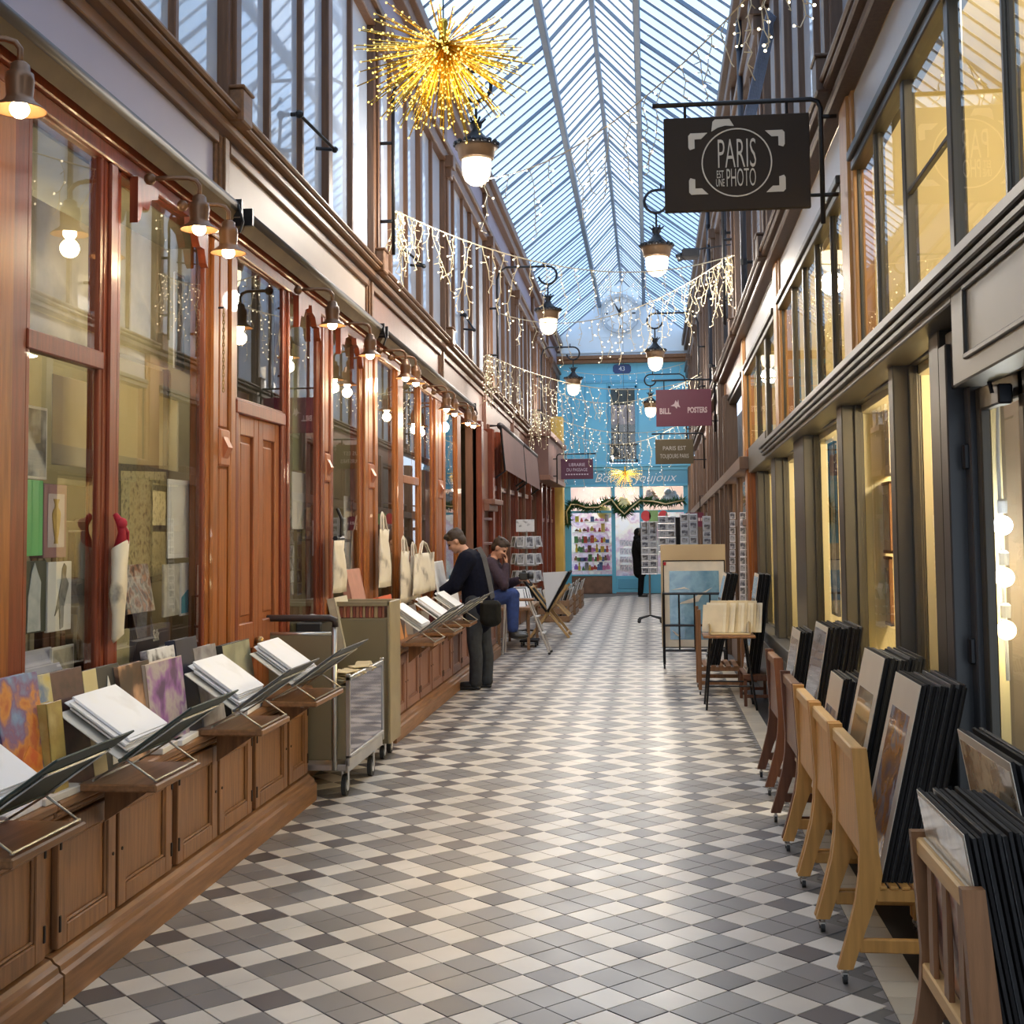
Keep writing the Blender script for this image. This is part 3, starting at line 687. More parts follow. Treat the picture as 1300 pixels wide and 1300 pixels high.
# ---- brown shops farther along
bro = wood('brown far shop wood', (.17, .10, .065), .45, .2)
fp = [(14.5, 15.0, 2.75, orange), (16.1, 16.5, 2.75, bro), (17.6, 17.9, 3.7, upw[1]), (18.75, 19.15, 4.1, upw[1]), (20.2, 20.5, 3.7, upw[1]), (21.5, 21.8, 3.7, bro), (22.7, 23.1, 4.1, bro), (24.4, 24.7, 3.7, bro), (26.1, 26.4, 3.7, bro), (27.8, 28.2, 3.7, bro), (29.6, 30.0, 3.7, bro), (31.5, 31.8, 3.7, bro), (33.4, YF, 3.7, bro)]
for i, (y0, y1, z1, mtl) in enumerate(fp):
    xo = .08 if i < 2 else 0
    b = B(); rb(b, y0, y1, 0, z1, 1.04+xo, 1.2+xo); rb(b, y0+.08, y1-.08, 0, z1, 1.01+xo, 1.15+xo, .02); b.slope(.012).build('far_post', mtl, wr)
b = B(); rb(b, 14.5, YF, 2.62, 2.76, 1.0, 1.3); b.slope().build('far_ledge', bro, wr)
b = B(); rb(b, 14.5, YF, 0, .5, 1.06, 1.2); b.build('far_riser', bro, wr)
ordi = ['first', 'second', 'third', 'fourth', 'fifth', 'sixth', 'seventh', 'eighth', 'ninth', 'tenth', 'eleventh', 'twelfth', 'thirteenth', 'fourteenth']
for i in range(12):
    a, c = fp[i][1], fp[i+1][0]
    window(a, c, .5, 2.35, bro, '%s brown framed window on the right past the grey shop' % ordi[i], (1.75,), 1.12, .03, 1)
b = B(); b.box(2.0, 2.1, 16.1, YF, 0, 4.2); b.build('room_back', mat('far room wall', (.30, .22, .15), .7, 0, .4, 2), wr)
B().box(1.17, 2.1, 16, YF, 2.5, 2.6).slope(.012).build('room_ceiling', dark, wr)
for y, p in ((15.5, 10), (17.3, 10), (20.8, 12), (25, 14), (29, 14)): lamp('room_light', (1.6, y, 2.05), p, SOFT, .1)
# ============================================================ THE BLUE END SHOP
def fx(px, Y=YF): return at(px, 650, Y=Y).x
def fz(py, Y=YF): return at(790, py, Y=Y).z
def fb(b, x0, x1, z0, z1, d0=0.0, d1=.06, bv=.006): return b.bev(x0, x1, YF-d1, YF-d0, z0, z1, bv)
xl, xr = -2.5, 1.2
zb = fz(590); zt = fz(452); zs0, zs1 = fz(615), fz(597)
xA, xB, xC, xD, xE, xF = fx(713), fx(725), fx(776), fx(781), fx(812), fx(817)
xG2, xH = fx(868), fx(876)
cw0, cw1, cz0, cz1 = fx(774.5), fx(811), fz(586), fz(490)
b = B()
fb(b, xl, cw0, zb, 6.3, -.1, 0); fb(b, cw1, xr, zb, 6.3, -.1, 0); fb(b, cw0, cw1, cz1, 6.3, -.1, 0); b.build('blue_panel', bluep, gab)
b = B()
for px in (727, 745, 773, 812.5, 845): fb(b, fx(px)-.012, fx(px)+.012, zb+.1, fz(484), 0, .02, .003)
fb(b, xl, xr, fz(486), fz(483), 0, .03); b.build('panel_moulding', blued, gab)
b = B(); fb(b, xl, xr, fz(593), fz(589), -.02, .12); fb(b, xl, xr, fz(597.5), fz(593), -.02, .06); fb(b, xl, xr, fz(618), fz(615), -.02, .10); b.build('shop_cornice', bluep, gab)
fb(B(), xl, xr, zs0, zs1, -.05, .03).build('sign_board', blued, gab)
text('Bo\u00eete \u00e0 Joujoux', .34, mat('sign white', (.85, .88, .88), .5, 0, .02), gab, ((fx(755)+fx(858))/2, YF-.045, (zs0+zs1)/2-.02), shear=.35, sx=1.02, bold=-.004)
# window over the sign
t = struct('window_90', 'dark upper window in the middle of the blue end wall')
b = B()
for a, c, e, f in ((cw0, cw0+.06, cz0, cz1), (cw1-.06, cw1, cz0, cz1), (cw0, cw1, cz0, cz0+.06), (cw0, cw1, cz1-.06, cz1)): fb(b, a, c, e, f, -.03, .02)
b.build('frame', blued, t)
fb(B(), cw0, cw1, (cz0+cz1)/2-.02, (cz0+cz1)/2+.5, -.04, -.02).build('curtain', mat('grey lace curtain', (.33, .31, .33), .8, 0, .3, 9), t)
b = B()
for q in (.33, .66): fb(b, cw0+(cw1-cw0)*q-.015, cw0+(cw1-cw0)*q+.015, cz0, cz1, -.02, .0)
fb(b, cw0, cw1, cz0+.75, cz0+.79, -.02, 0); b.build('glazing_bar', black, t)
B().box(cw0, cw1, YF+.6, YF+.62, cz0, cz1).build('curtain_back', dark, t)
B().quad((cw0, YF+.03, cz0), (cw1, YF+.03, cz0), (cw1, YF+.03, cz1), (cw0, YF+.03, cz1)).build('pane', paneclear, t)
b = B()
for i in range(9):
    q = cw0+.05+(cw1-cw0-.1)*i/8; fb(b, q-.008, q+.008, cz0-.1, cz0+.45, .05, .07, .002)
fb(b, cw0, cw1, cz0+.43, cz0+.47, .04, .08); fb(b, cw0, cw1, cz0-.1, cz0-.06, .04, .08); b.build('balcony_rail', black, t)
# number plate
t = thing('number_plate', ((fx(781)+fx(804))/2, YF-.02, fz(468.5)), 'dark blue enamel number plate reading 43 on the blue end wall', 'plate')
hw, hh = (fx(804)-fx(781))/2, .12
b = B(); b.prism([(-hw, -hh*.5), (-hw*.8, -hh), (hw*.8, -hh), (hw, -hh*.5), (hw, hh*.5), (hw*.8, hh), (-hw*.8, hh), (-hw, hh*.5)], -.015, .015); b.build('plate', mat('navy enamel', (.02, .05, .17), .25), t)
text('43', .17, mat('plate white', (.6, .68, .75), .5), t, (0, -.018, 0))
# posts and window frames of the shop front
sf = struct('trim_2', 'pale blue posts and rails of the end shop front')
zp = fz(730)
b = B(); fb(b, xA-.1, xB, 0, zs0, -.05, .05); b.build('post', bluep, sf)
for a, c in ((xC, xD), (xE, xF), (xG2, xH+.2)): fb(B(), a, c, 0, zs0, -.05, .04).build('post', bluep, sf)
fb(B(), xB, xC, 0, fz(731), -.05, .05).build('stall_riser', mat('brown marble riser', (.16, .085, .055), .35, 0, .35, 5), sf)
fb(B(), xB, xC, fz(731), fz(729), -.05, .08).build('sill', bluep, sf)
fb(B(), xD, xE, .03, fz(731), -.03, .02).build('door_panel', bluep, sf)
b = B(); fb(b, xD+.05, xE-.05, .12, fz(735), .02, .035); b.build('door_moulding', blued, sf)
fb(B(), xF, xG2, 0, fz(729), -.05, .05).build('stall_riser', bluep, sf)
fb(B(), xB, xG2, fz(651), fz(648), -.03, .03).build('transom', bluep, sf)
for a, c, lab in ((xB, xC, 'left display window of the blue toy shop, shelves lit white'), (xD, xE, 'glazed door light of the blue toy shop'), (xF, xG2, 'right display window of the blue toy shop behind the card racks')):
    nwin += 1; t = struct('window_%d' % nwin, lab)
    B().quad((a, YF-.0, fz(730)), (c, YF-.0, fz(730)), (c, YF-.0, fz(650)), (a, YF-.0, fz(650))).build('pane', paneclear, t)
    B().quad((a, YF-.0, fz(649)), (c, YF-.0, fz(649)), (c, YF-.0, zs0-.04), (a, YF-.0, zs0-.04)).build('pane', paneclear, t)
rm = art('purple glow and clutter', [(.42, .28, .50), (.74, .68, .74), (.62, .42, .52), (.80, .76, .66), (.78, .78, .80)], 2.6, 3, .4, .7); rmw = mat('peach shop interior', (.75, .55, .45), .7, 0, .1, 2)  # purple display glow and colours of the clutter, painted into the back wall
B().box(xl, xr, YF+1.2, YF+1.25, 0, fz(650)).build('toy_shop_back', rm, gab)
B().box(xl, xr, YF+1.2, YF+1.25, fz(650), zb).build('toy_shop_back_upper', rmw, gab)
B().box(xl, xr, YF+.05, YF+1.2, -.06, .0).build('toy_shop_floor', dark, gab)
B().box(xl, xr, YF+.12, YF+1.2, zs0+.1, zs0+.15).build('toy_shop_ceiling', rm, gab)
lamp('toy_shop_light', ((xB+xC)/2, YF+.5, zs0-.02), 16, (1.0, .92, .95), .15); lamp('toy_shop_light', ((xF+xG2)/2, YF+.5, zs0-.02), 16, (1.0, .86, .7), .15); lamp('toy_shop_light', ((xD+xE)/2, YF+.5, zs0-.05), 9, (1, .9, .8), .1)
# shelves and toys
toyc = [mat('toy %s' % n, c, .4) for n, c in (('red', (.5, .06, .05)), ('blue', (.08, .16, .4)), ('green', (.07, .25, .09)), ('yellow', (.65, .45, .05)), ('pink', (.6, .2, .45)), ('violet', (.32, .12, .5)), ('grey', (.25, .25, .28)), ('brown', (.2, .1, .05)))]
for i, (py, n) in enumerate(((724, 11), (712.5, 14), (701, 13), (689, 11), (675, 9), (662, 7))):
    sh = thing('glass_shelf', ((xB+xC)/2, YF+.22, fz(py)), '%s white shelf from the bottom in the lit left toy window' % ordi[i], 'shelf', None)
    B().bev(-(xC-xB)/2+.02, (xC-xB)/2-.02, -.14, .14, -.02, 0, .004).build('board', white, sh)
    for j in range(n):
        px = xB+.08+(xC-xB-.16)*(j+.5)/n+rnd.uniform(-.02, .02); h = rnd.uniform(.09, .23)
        o = B(); k = rnd.randrange(3)
        if k == 0: o.bev(-.05, .05, -.03, .03, 0, h, .005)
        elif k == 1: o.lathe([(.035, 0), (.04, h*.4), (.02, h*.62), (.028, h*.8), (.012, h)], n=8)
        else: o.bev(-.055, .055, -.025, .025, .02, h*.6, .01).bev(-.03, .02, -.02, .02, h*.55, h*.85, .008)
        ob = o.build(('toy_box', 'toy_figure', 'toy_car')[k], toyc[rnd.randrange(8)], None); ob.location = (px, YF+.2, fz(py))
        tag(ob, 'small bright toy on a lit shelf of the blue end shop', 'toy', 'toys on the shelves of the end shop')
for i in range(16):
    ob = B().bev(-.05, .05, -.006, .006, 0, .16, .002).build('picture_card', art('card art %d' % (i % 4), [(.5, .3, .4), (.75, .6, .65), (.3, .25, .35), (.8, .75, .7)], 14, 4, 1, off=i % 4), None)
    ob.location = (xD+.1+(xE-xD-.2)*((i % 4)+.5)/4, YF+.12, fz(728)+.06+(i//4)*.22)
    tag(ob, 'small picture card inside the glazed door of the blue shop', 'card', 'picture cards in the end shop door')
for nm, px, pz, s, c, lab in (('plush_bear', 792, 640, .18, 3, 'golden plush toy hanging at the top of the blue shop door'), ('handbag', 827, 633, .2, 7, 'dark handbag hung in the top right toy window'), ('plush_seal', 852, 634, .24, 6, 'grey plush animal in the top right toy window'), ('flower_pot', 768, 652, .2, 3, 'yellow flowers in the left toy window')):
    t = thing(nm, (fx(px, YF+.3), YF+.3, fz(pz, YF+.3)), lab, 'toy')
    b = B(); b.ball((0, 0, 0), s, 10, (1, .6, .75)); b.build('body', toyc[c], t, True)
    b = B(); b.ball((-.1*s*5*.6, 0, s*.7), s*.45, 8); b.ball((.1*s*5*.6, 0, s*.6), s*.35, 8); b.build('head', toyc[c], t, True)
    b = B(); b.tube([(-s*.3, 0, s*.6), (0, 0, s*1.5), (s*.3, 0, s*.6)], .012, 5); b.build('strap', black, t)
# fir garlands
fir = mat('fir green', (.03, .10, .03), .6, 0, .4, 20); rib = mat('gold ribbon', (.55, .45, .22), .35, .4)
gp = [[(721, 664), (720, 650), (726, 639), (733, 640)], [(733, 640), (745, 645), (760, 643), (777, 634)], [(777, 634), (785, 646), (793, 652), (801, 645), (814, 636)], [(814, 636), (830, 638), (845, 640), (868, 636)]]
for i, pl in enumerate(gp):
    t = thing('fir_garland', (0, YF-.16, 0), '%s fir garland swag across the blue shop front' % ('hanging end of the', 'left', 'middle', 'right')[i], 'garland')
    pts = [Vector((fx(a), 0, fz(c))) for a, c in pl]
    b = B()
    for j in range(len(pts)-1):
        for q in range(26):
            p = pts[j].lerp(pts[j+1], q/26)
            for _ in range(3):
                dvec = Vector((rnd.uniform(-1, 1), rnd.uniform(-.7, .7), rnd.uniform(-1, 1))).normalized()*rnd.uniform(.13, .25)
                side = dvec.cross(Vector((rnd.random(), rnd.random(), rnd.random()))).normalized()*.03
                b.quad(p-side, p+side, p+dvec)
    b.build('needles', fir, t, kind='stuff')
    b = B(); b.tube([p+Vector((0, -.12, .02*math.sin(k*2))) for k, p in enumerate(pts)], .022, 6); b.build('ribbon', rib, t, True)
# clock
ck = at(787, 398, Y=YF-.1)
t = thing('wall_clock', ck, 'large pale round clock with roman ticks on the gable', 'clock')
R = .47
cf = mat('clock white', (.66, .74, .80), .5, 0, .03); cfr = mat('clock grey rim', (.40, .47, .54), .5)
b = B(); n = 40
def ringy(b, r0, r1, y0, y1, n=40):
    vs = []; fs = []
    for i in range(n):
        a = 2*PI*i/n; c, s = math.cos(a), math.sin(a); vs += [(r0*c, y0, r0*s), (r1*c, y0, r1*s), (r1*c, y1, r1*s), (r0*c, y1, r0*s)]
    for i in range(n):
        j = (i+1) % n
        for k in range(4): fs.append((i*4+k, j*4+k, j*4+(k+1) % 4, i*4+(k+1) % 4))
    return b.add(vs, fs)
ringy(b, R*.93, R*1.12, -.06, .08); ringy(b, R*.6, R*.62, -.025, 0); b.build('rim', cfr, t)
b = B(); b.prism([(R*math.cos(2*PI*i/40), R*math.sin(2*PI*i/40)) for i in range(40)], -.02, .06); b.build('face', cf, t)
inkm = mat('clock ink', (.02, .02, .025), .5)
for i in range(12):
    a = 2*PI*i/12; b = B(); b.box(-.018, .018, -.03, -.02, R*.68, R*.88, Matrix.Rotation(a, 4, 'Y')); b.build('numeral', cfr if i % 3 else inkm, t)
for nm, a, L, w in (('minute_hand', -28, .40, .018), ('hour_hand', 8, .2, .03)):
    b = B(); b.prism([(-w, -.08), (w, -.08), (w*1.4, L*.3), (0, L), (-w*1.4, L*.3)], -.05, -.035, M=Matrix.Rotation(math.radians(a), 4, 'Y')); b.build(nm, inkm, t)
b = B(); b.tube([(0, -.06, 0), (0, -.03, 0)], .04, 10); b.build('hub', inkm, t)
b = B(); b.prism([(-.62, -.62), (.62, -.62), (.62, .2), (.42, .66), (0, .82), (-.42, .66), (-.62, .2)], .07, .10); b.build('back_board', plaster, t)
# ============================================================ SIGNS
signw = mat('sign cream paint', (.58, .52, .43), .5, 0, .03)
def sign(name, x0, x1, z0, z1, Y, board, label, side=1, polex=.97, topz=None):
    t = thing(name, ((x0+x1)/2, Y, (z0+z1)/2), label, 'sign')
    w, h = (x1-x0)/2, (z1-z0)/2; tz = (topz or z1+.09)-(z0+z1)/2
    B().bev(-w, w, -.018, .018, -h, h, .004).build('board', board, t)
    px = polex-(x0+x1)/2; s = side; r = .014
    end = -w-.06 if s > 0 else w+.06
    b = B(); b.tube([(end, 0, tz), (px-s*.05, 0, tz), (px-s*.015, 0, tz-.015), (px, 0, tz-.05), (px, 0, -h-.09)], r, 8); b.build('bracket_pole', black, t, True)
    wallx = (1.055 if s > 0 else -2.36)-(x0+x1)/2
    for zz in (tz-.10, -h+.07): b = B(); b.tube([(px, 0, zz), (wallx, 0, zz)], .012, 8); b.build('wall_arm', black, t, True)
    for q in (-.7, .7): b = B(); b.tube([(q*w, 0, tz), (q*w, 0, h-.01)], .009, 6); b.build('hanger', black, t)
    if s > 0: b = B(); b.tube([(px, 0, -h+.07), (w, 0, -h+.07)], .010, 6); b.build('board_arm', black, t)
    return t, w, h
s1, w, h = sign('hanging_sign', .113, .905, 3.425, 3.952, 7.1, mat('dark brown sign board', (.034, .023, .015), .6, 0, .06, 2, spec=.2), 'big dark brown shop sign with a round camera emblem, nearest on the right', topz=4.03)
fy = -.022
def ring(b, r0, r1, cx, cz, n=48):
    for i in range(n):
        a, c = 2*PI*i/n, 2*PI*(i+1)/n
        b.prism([(cx+r0*math.cos(a), cz+r0*math.sin(a)), (cx+r1*math.cos(a), cz+r1*math.sin(a)), (cx+r1*math.cos(c), cz+r1*math.sin(c)), (cx+r0*math.cos(c), cz+r0*math.sin(c))], fy, -.017)
    return b
cx0, cz0_ = .0, .0
rr = .192
ring(B(), rr-.007, rr, cx0, cz0_).build('emblem_ring', signw, s1)
for sx in (-1, 1):
    for sz in (-1, 1):
        o = B(); a, e = .262, .172; L1, L2, w0 = .105, .085, .034
        o.prism([(sx*(a-.012), sz*e), (sx*(a-L1), sz*e), (sx*(a-L1+.035), sz*(e-w0)), (sx*(a-w0), sz*(e-w0)), (sx*(a-w0), sz*(e-L2)), (sx*(a-.008), sz*(e-L2-.008)), (sx*a, sz*(e-L2+.006)), (sx*a, sz*(e-.014))], fy, -.017)
        o.build('emblem_corner', signw, s1)
o = B(); o.prism([(-.135, .178), (-.128, .232), (-.115, .245), (-.035, .245), (-.012, .205), (-.06, .208), (-.10, .198)], fy, -.017); o.build('emblem_shutter', signw, s1)
text('PARIS', .235, signw, s1, (0, fy, .042), sx=.37, bold=-.002)
text('EST', .060, signw, s1, (-.092, fy, -.066), sx=.42); text('UNE', .060, signw, s1, (-.092, fy, -.113), sx=.40)
text('PHOTO', .145, signw, s1, (.022, fy, -.090), sx=.325, bold=-.001)
burg = mat('burgundy sign board', (.16, .018, .045), .45, 0, .06, 2)
s2, w, h = sign('hanging_sign', .12, .92, 3.172, 3.71, 18.9, burg, 'burgundy rectangular shop sign with pale letters and a small horse emblem', topz=3.85)
pinkt = mat('sign pale pink', (.75, .55, .52), .5)
text('BILL', .115, pinkt, s2, (-.27, fy, -.05), sx=.80, bold=.004); text('POSTERS', .112, pinkt, s2, (.195, fy, -.04), sx=.64, bold=.004)
b = B(); b.prism([(q[0]*.75-.115, q[1]*.9+.03) for q in [(-.10, .0), (-.03, .03), (.0, .09), (.03, .05), (.05, .1), (.06, .02), (.09, -.03), (.03, -.01), (.02, -.05), (-.02, -.01)]], fy, -.017); b.build('emblem_horse', pinkt, s2)
s3, w, h = sign('hanging_sign', .12, .785, 2.825, 3.262, 22.9, mat('olive brown sign board', (.12, .085, .035), .5, 0, .06, 2), 'olive brown shop sign with two lines of cream letters below the burgundy one', topz=3.36)
text('PARIS EST', .10, signw, s3, (0, fy, .055), sx=.95); text('TOUJOURS PARIS', .105, signw, s3, (0, fy, -.085), sx=.62)
s4, w, h = sign('hanging_sign', -1.817, -1.149, 2.735, 3.157, 26.8, mat('plum sign board', (.10, .02, .055), .5, 0, .06, 2), 'plum coloured shop sign with pale letters hanging on the left before the blue wall', side=-1, polex=-1.9, topz=3.26)
lp = mat('sign pale lilac', (.62, .5, .6), .5)
text('LIBRAIRIE', .095, lp, s4, (0, fy, .085), sx=.85); text('DU PASSAGE', .095, lp, s4, (0, fy, -.02), sx=.80)
t = thing('hanging_sign', (.86, 24.9, 1.86), 'small burgundy round topped sign above the postcard racks', 'sign')
b = B(); b.prism([(-.28, -.14), (.28, -.14), (.28, .06), (.16, .13), (-.16, .13), (-.28, .06)], -.012, .012); b.build('board', burg, t)
for i in range(8): B().box(-.19+i*.05, -.155+i*.05, -.016, -.012, -.03, .03 if i in (0, 5, 6) else .01).build('small_letter_mark', pinkt, t)
b = B(); b.tube([(.1, 0, .1), (.1, 0, .45), (.17, 0, .45)], .01, 6); b.build('hanger', black, t)
# ============================================================ STREET LANTERNS
globe = emit('lantern globe glow', (1.0, .80, .52), 3.6)
lbr = mat('lantern brown metal', (.085, .05, .026), .4, .5, .2, 8)
def lantern(x, yy, z, side, label, power=90):
    t = thing('passage_lantern', (x, yy, z), label, 'lantern', 'globe lanterns on iron brackets')
    wx = (-2.36 if side < 0 else 1.03)-x; px = (-2.20 if side < 0 else .90)-x; s = side
    b = B(); T = .86
    pts = [(px, 0, -.75)]+[(px, 0, T-.18), (px-s*.04, 0, T-.06), (px-s*.14, 0, T)]
    pts += [(-s*(-.18)+0, 0, T)]
    hk = []
    for i in range(13):
        a = PI/2+s*0-(-1 if s > 0 else 1)*PI*1.45*i/12
        hk.append((.0+.135*math.cos(a)*1.0, 0, T-.135+.135*math.sin(a)))
    b.tube(pts[:-1]+[(s*.10, 0, T)]+hk, .017, 8); b.build('bracket', black, t, True)
    for zz in (-.45, .25): b = B(); b.tube([(px, 0, zz), (wx, 0, zz)], .016, 8); b.build('wall_arm', black, t, True)
    b = B(); b.tube([(0, 0, T-.27), (0, 0, .40)], .012, 8); b.tube([(s*.06, 0, T+.0), (s*.06, 0, T+.07)], .012, 6); b.build('drop_rod', black, t, True)
    b = B(); b.lathe([(.03, .42), (.055, .40), (.05, .36), (.035, .34), (.06, .30), (.11, .25), (.14, .21)], n=16)
    for i in range(6):
        a = 2*PI*i/6; b.tube([(.045*math.cos(a), .045*math.sin(a), .39), (.085*math.cos(a), .085*math.sin(a), .43)], .010, 5)
    b.build('crown', black, t, True)
    b = B(); b.lathe([(.14, .215), (.185, .195), (.19, .17), (.17, .16), (.155, .08), (.135, .06), (.13, .075)], n=20, cap=False); b.build('hood', lbr, t, True)
    b = B()
    for i in range(16):
        a = 2*PI*i/16; b.ball((.185*math.cos(a), .185*math.sin(a), .205), .024, 6)
    b.build('crest', black, t, kind='stuff')
    b = B(); b.lathe([(.128, .075), (.130, .0), (.122, -.06), (.10, -.115), (.06, -.15), (.02, -.163)], n=20); b.build('globe', globe, t, True)
    lamp('light', (0, 0, -.30), power, (1.0, .90, .77), .13, t)
for x, yy, z, s, lab in ((-1.458, 11.05, 4.86, -1, 'nearest left globe lantern, under the gold starburst'), (-1.443, 18.9, 4.73, -1, 'second globe lantern along the left wall'), (-1.535, 26.8, 4.64, -1, 'farthest left globe lantern, in front of the blue wall'),
                         (.134, 14.95, 4.77, 1, 'nearest right globe lantern, just below the big dark sign'), (.146, 22.8, 4.63, 1, 'second right globe lantern, near the brown beam'), (.066, 30.7, 4.49, 1, 'farthest right globe lantern, beside the burgundy sign')):
    lantern(x, yy, z, s, lab)
# small spotlights / camera
t = thing('spot_lamp', (.55, 15.6, 5.0), 'small dark spotlight hanging from a wire beside the right lantern', 'spotlight')
b = B(); b.bev(-.11, .10, -.09, .09, -.06, .06, .02); b.build('housing', black, t)
b = B(); b.tube([(-.1, 0, -.02), (-.17, 0, -.05)], .05, 10); b.build('hood', black, t, True)
b = B(); b.tube([(.05, 0, .05), (.4, .05, .10), (.52, .06, .12)], .01, 6); b.build('arm', black, t)
# ============================================================ CHRISTMAS LIGHTS
gold = mat('gold foil', (.72, .48, .06), .25, .9, .2, 10); bulbg = emit('gold bulb', (1.0, .66, .14), 2.6); bulbw = emit('warm white bulb', (1.0, .84, .55), 3.5); bulbk = emit('cool white bulb', (.95, .95, 1.0), 3.0)
cable = mat('bulb lit cable', (.62, .52, .34), .6)  # warm light of the bulbs is put into the cable colour
def starburst(loc, R, n, label, seed, gr=1.0):
    q = random.Random(seed)
    t = thing('starburst_light', loc, label, 'light')
    b = B(); b.lathe([(.0, R*.34), (R*.045, R*.33), (R*.055, R*.27), (R*.035, R*.23), (R*.05, R*.2), (R*.055, R*.1), (R*.04, 0), (.0, -R*.03)], n=10); b.build('core', gold, t, True)
    br = B(); bl = B()
    for i in range(n):
        ct = q.uniform(-1, .32); a = q.uniform(0, 2*PI); st = math.sqrt(1-ct*ct); dv = Vector((st*math.cos(a), st*math.sin(a), ct))
        L = R*q.uniform(.78, 1.0); bend = Vector((q.uniform(-.06, .06), q.uniform(-.06, .06), -.05))*R
        p1 = dv*L*.5+bend*.3; p2 = dv*L+bend
        br.tube([(0, 0, R*.05), p1, p2], [R*.006, R*.011, R*.006], 4)
        for k in range(7):
            u_ = .3+.7*k/6
            p = (dv*L*u_+bend*u_*u_)+Vector((q.uniform(-1, 1), q.uniform(-1, 1), q.uniform(-1, 1)))*R*.012
            bl.ball(p, R*q.uniform(.008, .013)*gr, 5)
    br.build('rays', gold, t, kind='stuff'); bl.build('bulbs', bulbg, t, kind='stuff')
    b = B(); b.tube([(0, 0, R*.3), (0, 0, zs(PL[1]-.17 if loc[0] < -.9 else RID[1]-.14-abs(loc[0]-AX)*.97, loc[1])-loc[2]+.12)], .004, 5); b.build('hanging_wire', black, t)
    lamp('light', (0, 0, -R*.4), 8*R, (1, .72, .3), R*.3, t)
starburst(tuple(at(563, 62, Y=6.6)), .48, 190, 'gold starburst light bursting above the left side', 3)
starburst((-.55, 30.0, 3.0), .42, 80, 'small far gold starburst light in front of the toy shop sign', 4, 1.3)
def icicles(p0, p1, sag, label, n=26, drop=(.15, .5), seed=1, bulbs=bulbw, dens=None):
    q = random.Random(seed); p0, p1 = Vector(p0), Vector(p1); mid = (p0+p1)/2
    t = thing('icicle_light_string', mid, label, 'fairy lights', 'icicle light strings across the passage')
    def pt(u_): return p0.lerp(p1, u_)-Vector((0, 0, sag*4*u_*(1-u_)))-mid
    w = B(); bl = B(); w.tube([pt(i/24) for i in range(25)], .006, 4)
    for i in range(n):
        u_ = (i+.5)/n
        if dens: u_ = dens(u_)
        p = pt(u_); L = q.uniform(*drop); k = max(2, int(L/.07)); pts = [p]
        for j in range(k): pts.append(pts[-1]+Vector((q.uniform(-.035, .035), q.uniform(-.035, .035), -L/k)))
        w.tube(pts, .004, 3, False)
        for j, pp in enumerate(pts):
            e = pp+Vector((q.uniform(-.05, .05), q.uniform(-.03, .03), q.uniform(-.03, .0)))
            w.tube([pp, e], .004, 3, False)
            if q.random() < .55: bl.ball(e, q.uniform(.006, .011)*(1 if mid.y < 20 else .8), 4)
    w.build('cable', cable, t); bl.build('bulbs', bulbs, t, kind='stuff')
lf = lambda u_: u_**3.2; rf = lambda u_: 1-(1-u_)**2.2
A1 = at(503, 272, X=-2.2); 
icicles(at(503, 268, X=-2.2), (1.0, 14.95, at(917, 366, X=1.0).z), .35, 'icicle lights from the nearest left lantern pole to the middle right wall', 40, (.2, .75), 11, dens=lf)
icicles((1.0, 7.1, at(1010, 2, X=1.0).z), at(606, 228, Y=11.0), .35, 'icicle lights rising past the big dark sign', 34, (.15, .6), 12, dens=lf)
icicles(at(618, 450, X=-2.2), (.95, 22.8, 4.35), .35, 'icicle lights from the second left lantern pole', 44, (.2, .8), 13, dens=lf)
icicles((.98, 14.95, at(917, 366, X=1.0).z), (-2.15, 18.9, 4.9), .4, 'icicle lights bunched at the right wall below the right lantern', 44, (.2, .7), 14, dens=lf)
icicles(at(678, 520, X=-2.15), (.95, 30.7, 4.2), .35, 'icicle lights from the farthest left lantern pole', 40, (.2, .8), 15, dens=lf)
icicles((.95, 22.8, 4.42), (-2.15, 26.8, 4.7), .45, 'icicle lights near the brown beam from the right wall', 26, (.15, .6), 16)
icicles((.95, 30.7, 4.3), (-2.2, 33.6, 4.3), .5, 'icicle lights hanging before the blue wall', 18, (.3, 1.6), 17, bulbk)
icicles((-2.2, 33.9, 5.9), (.95, 33.9, 6.0), .2, 'fairy lights along the beam under the clock', 14, (.1, .3), 18, bulbk)
icicles((PL[0], 30.0, zs(PL[1]-.17, 30)), (PR[0], 30.0, zs(PR[1]-.17, 30)), .5, 'fairy lights hanging in front of the clock', 8, (.3, 1.1), 19, bulbk)
for i in range(9): B().box(-.24+i*.055, -.205+i*.055, fy, -.017, -.125, -.10).build('small_print_mark', lp, s4)
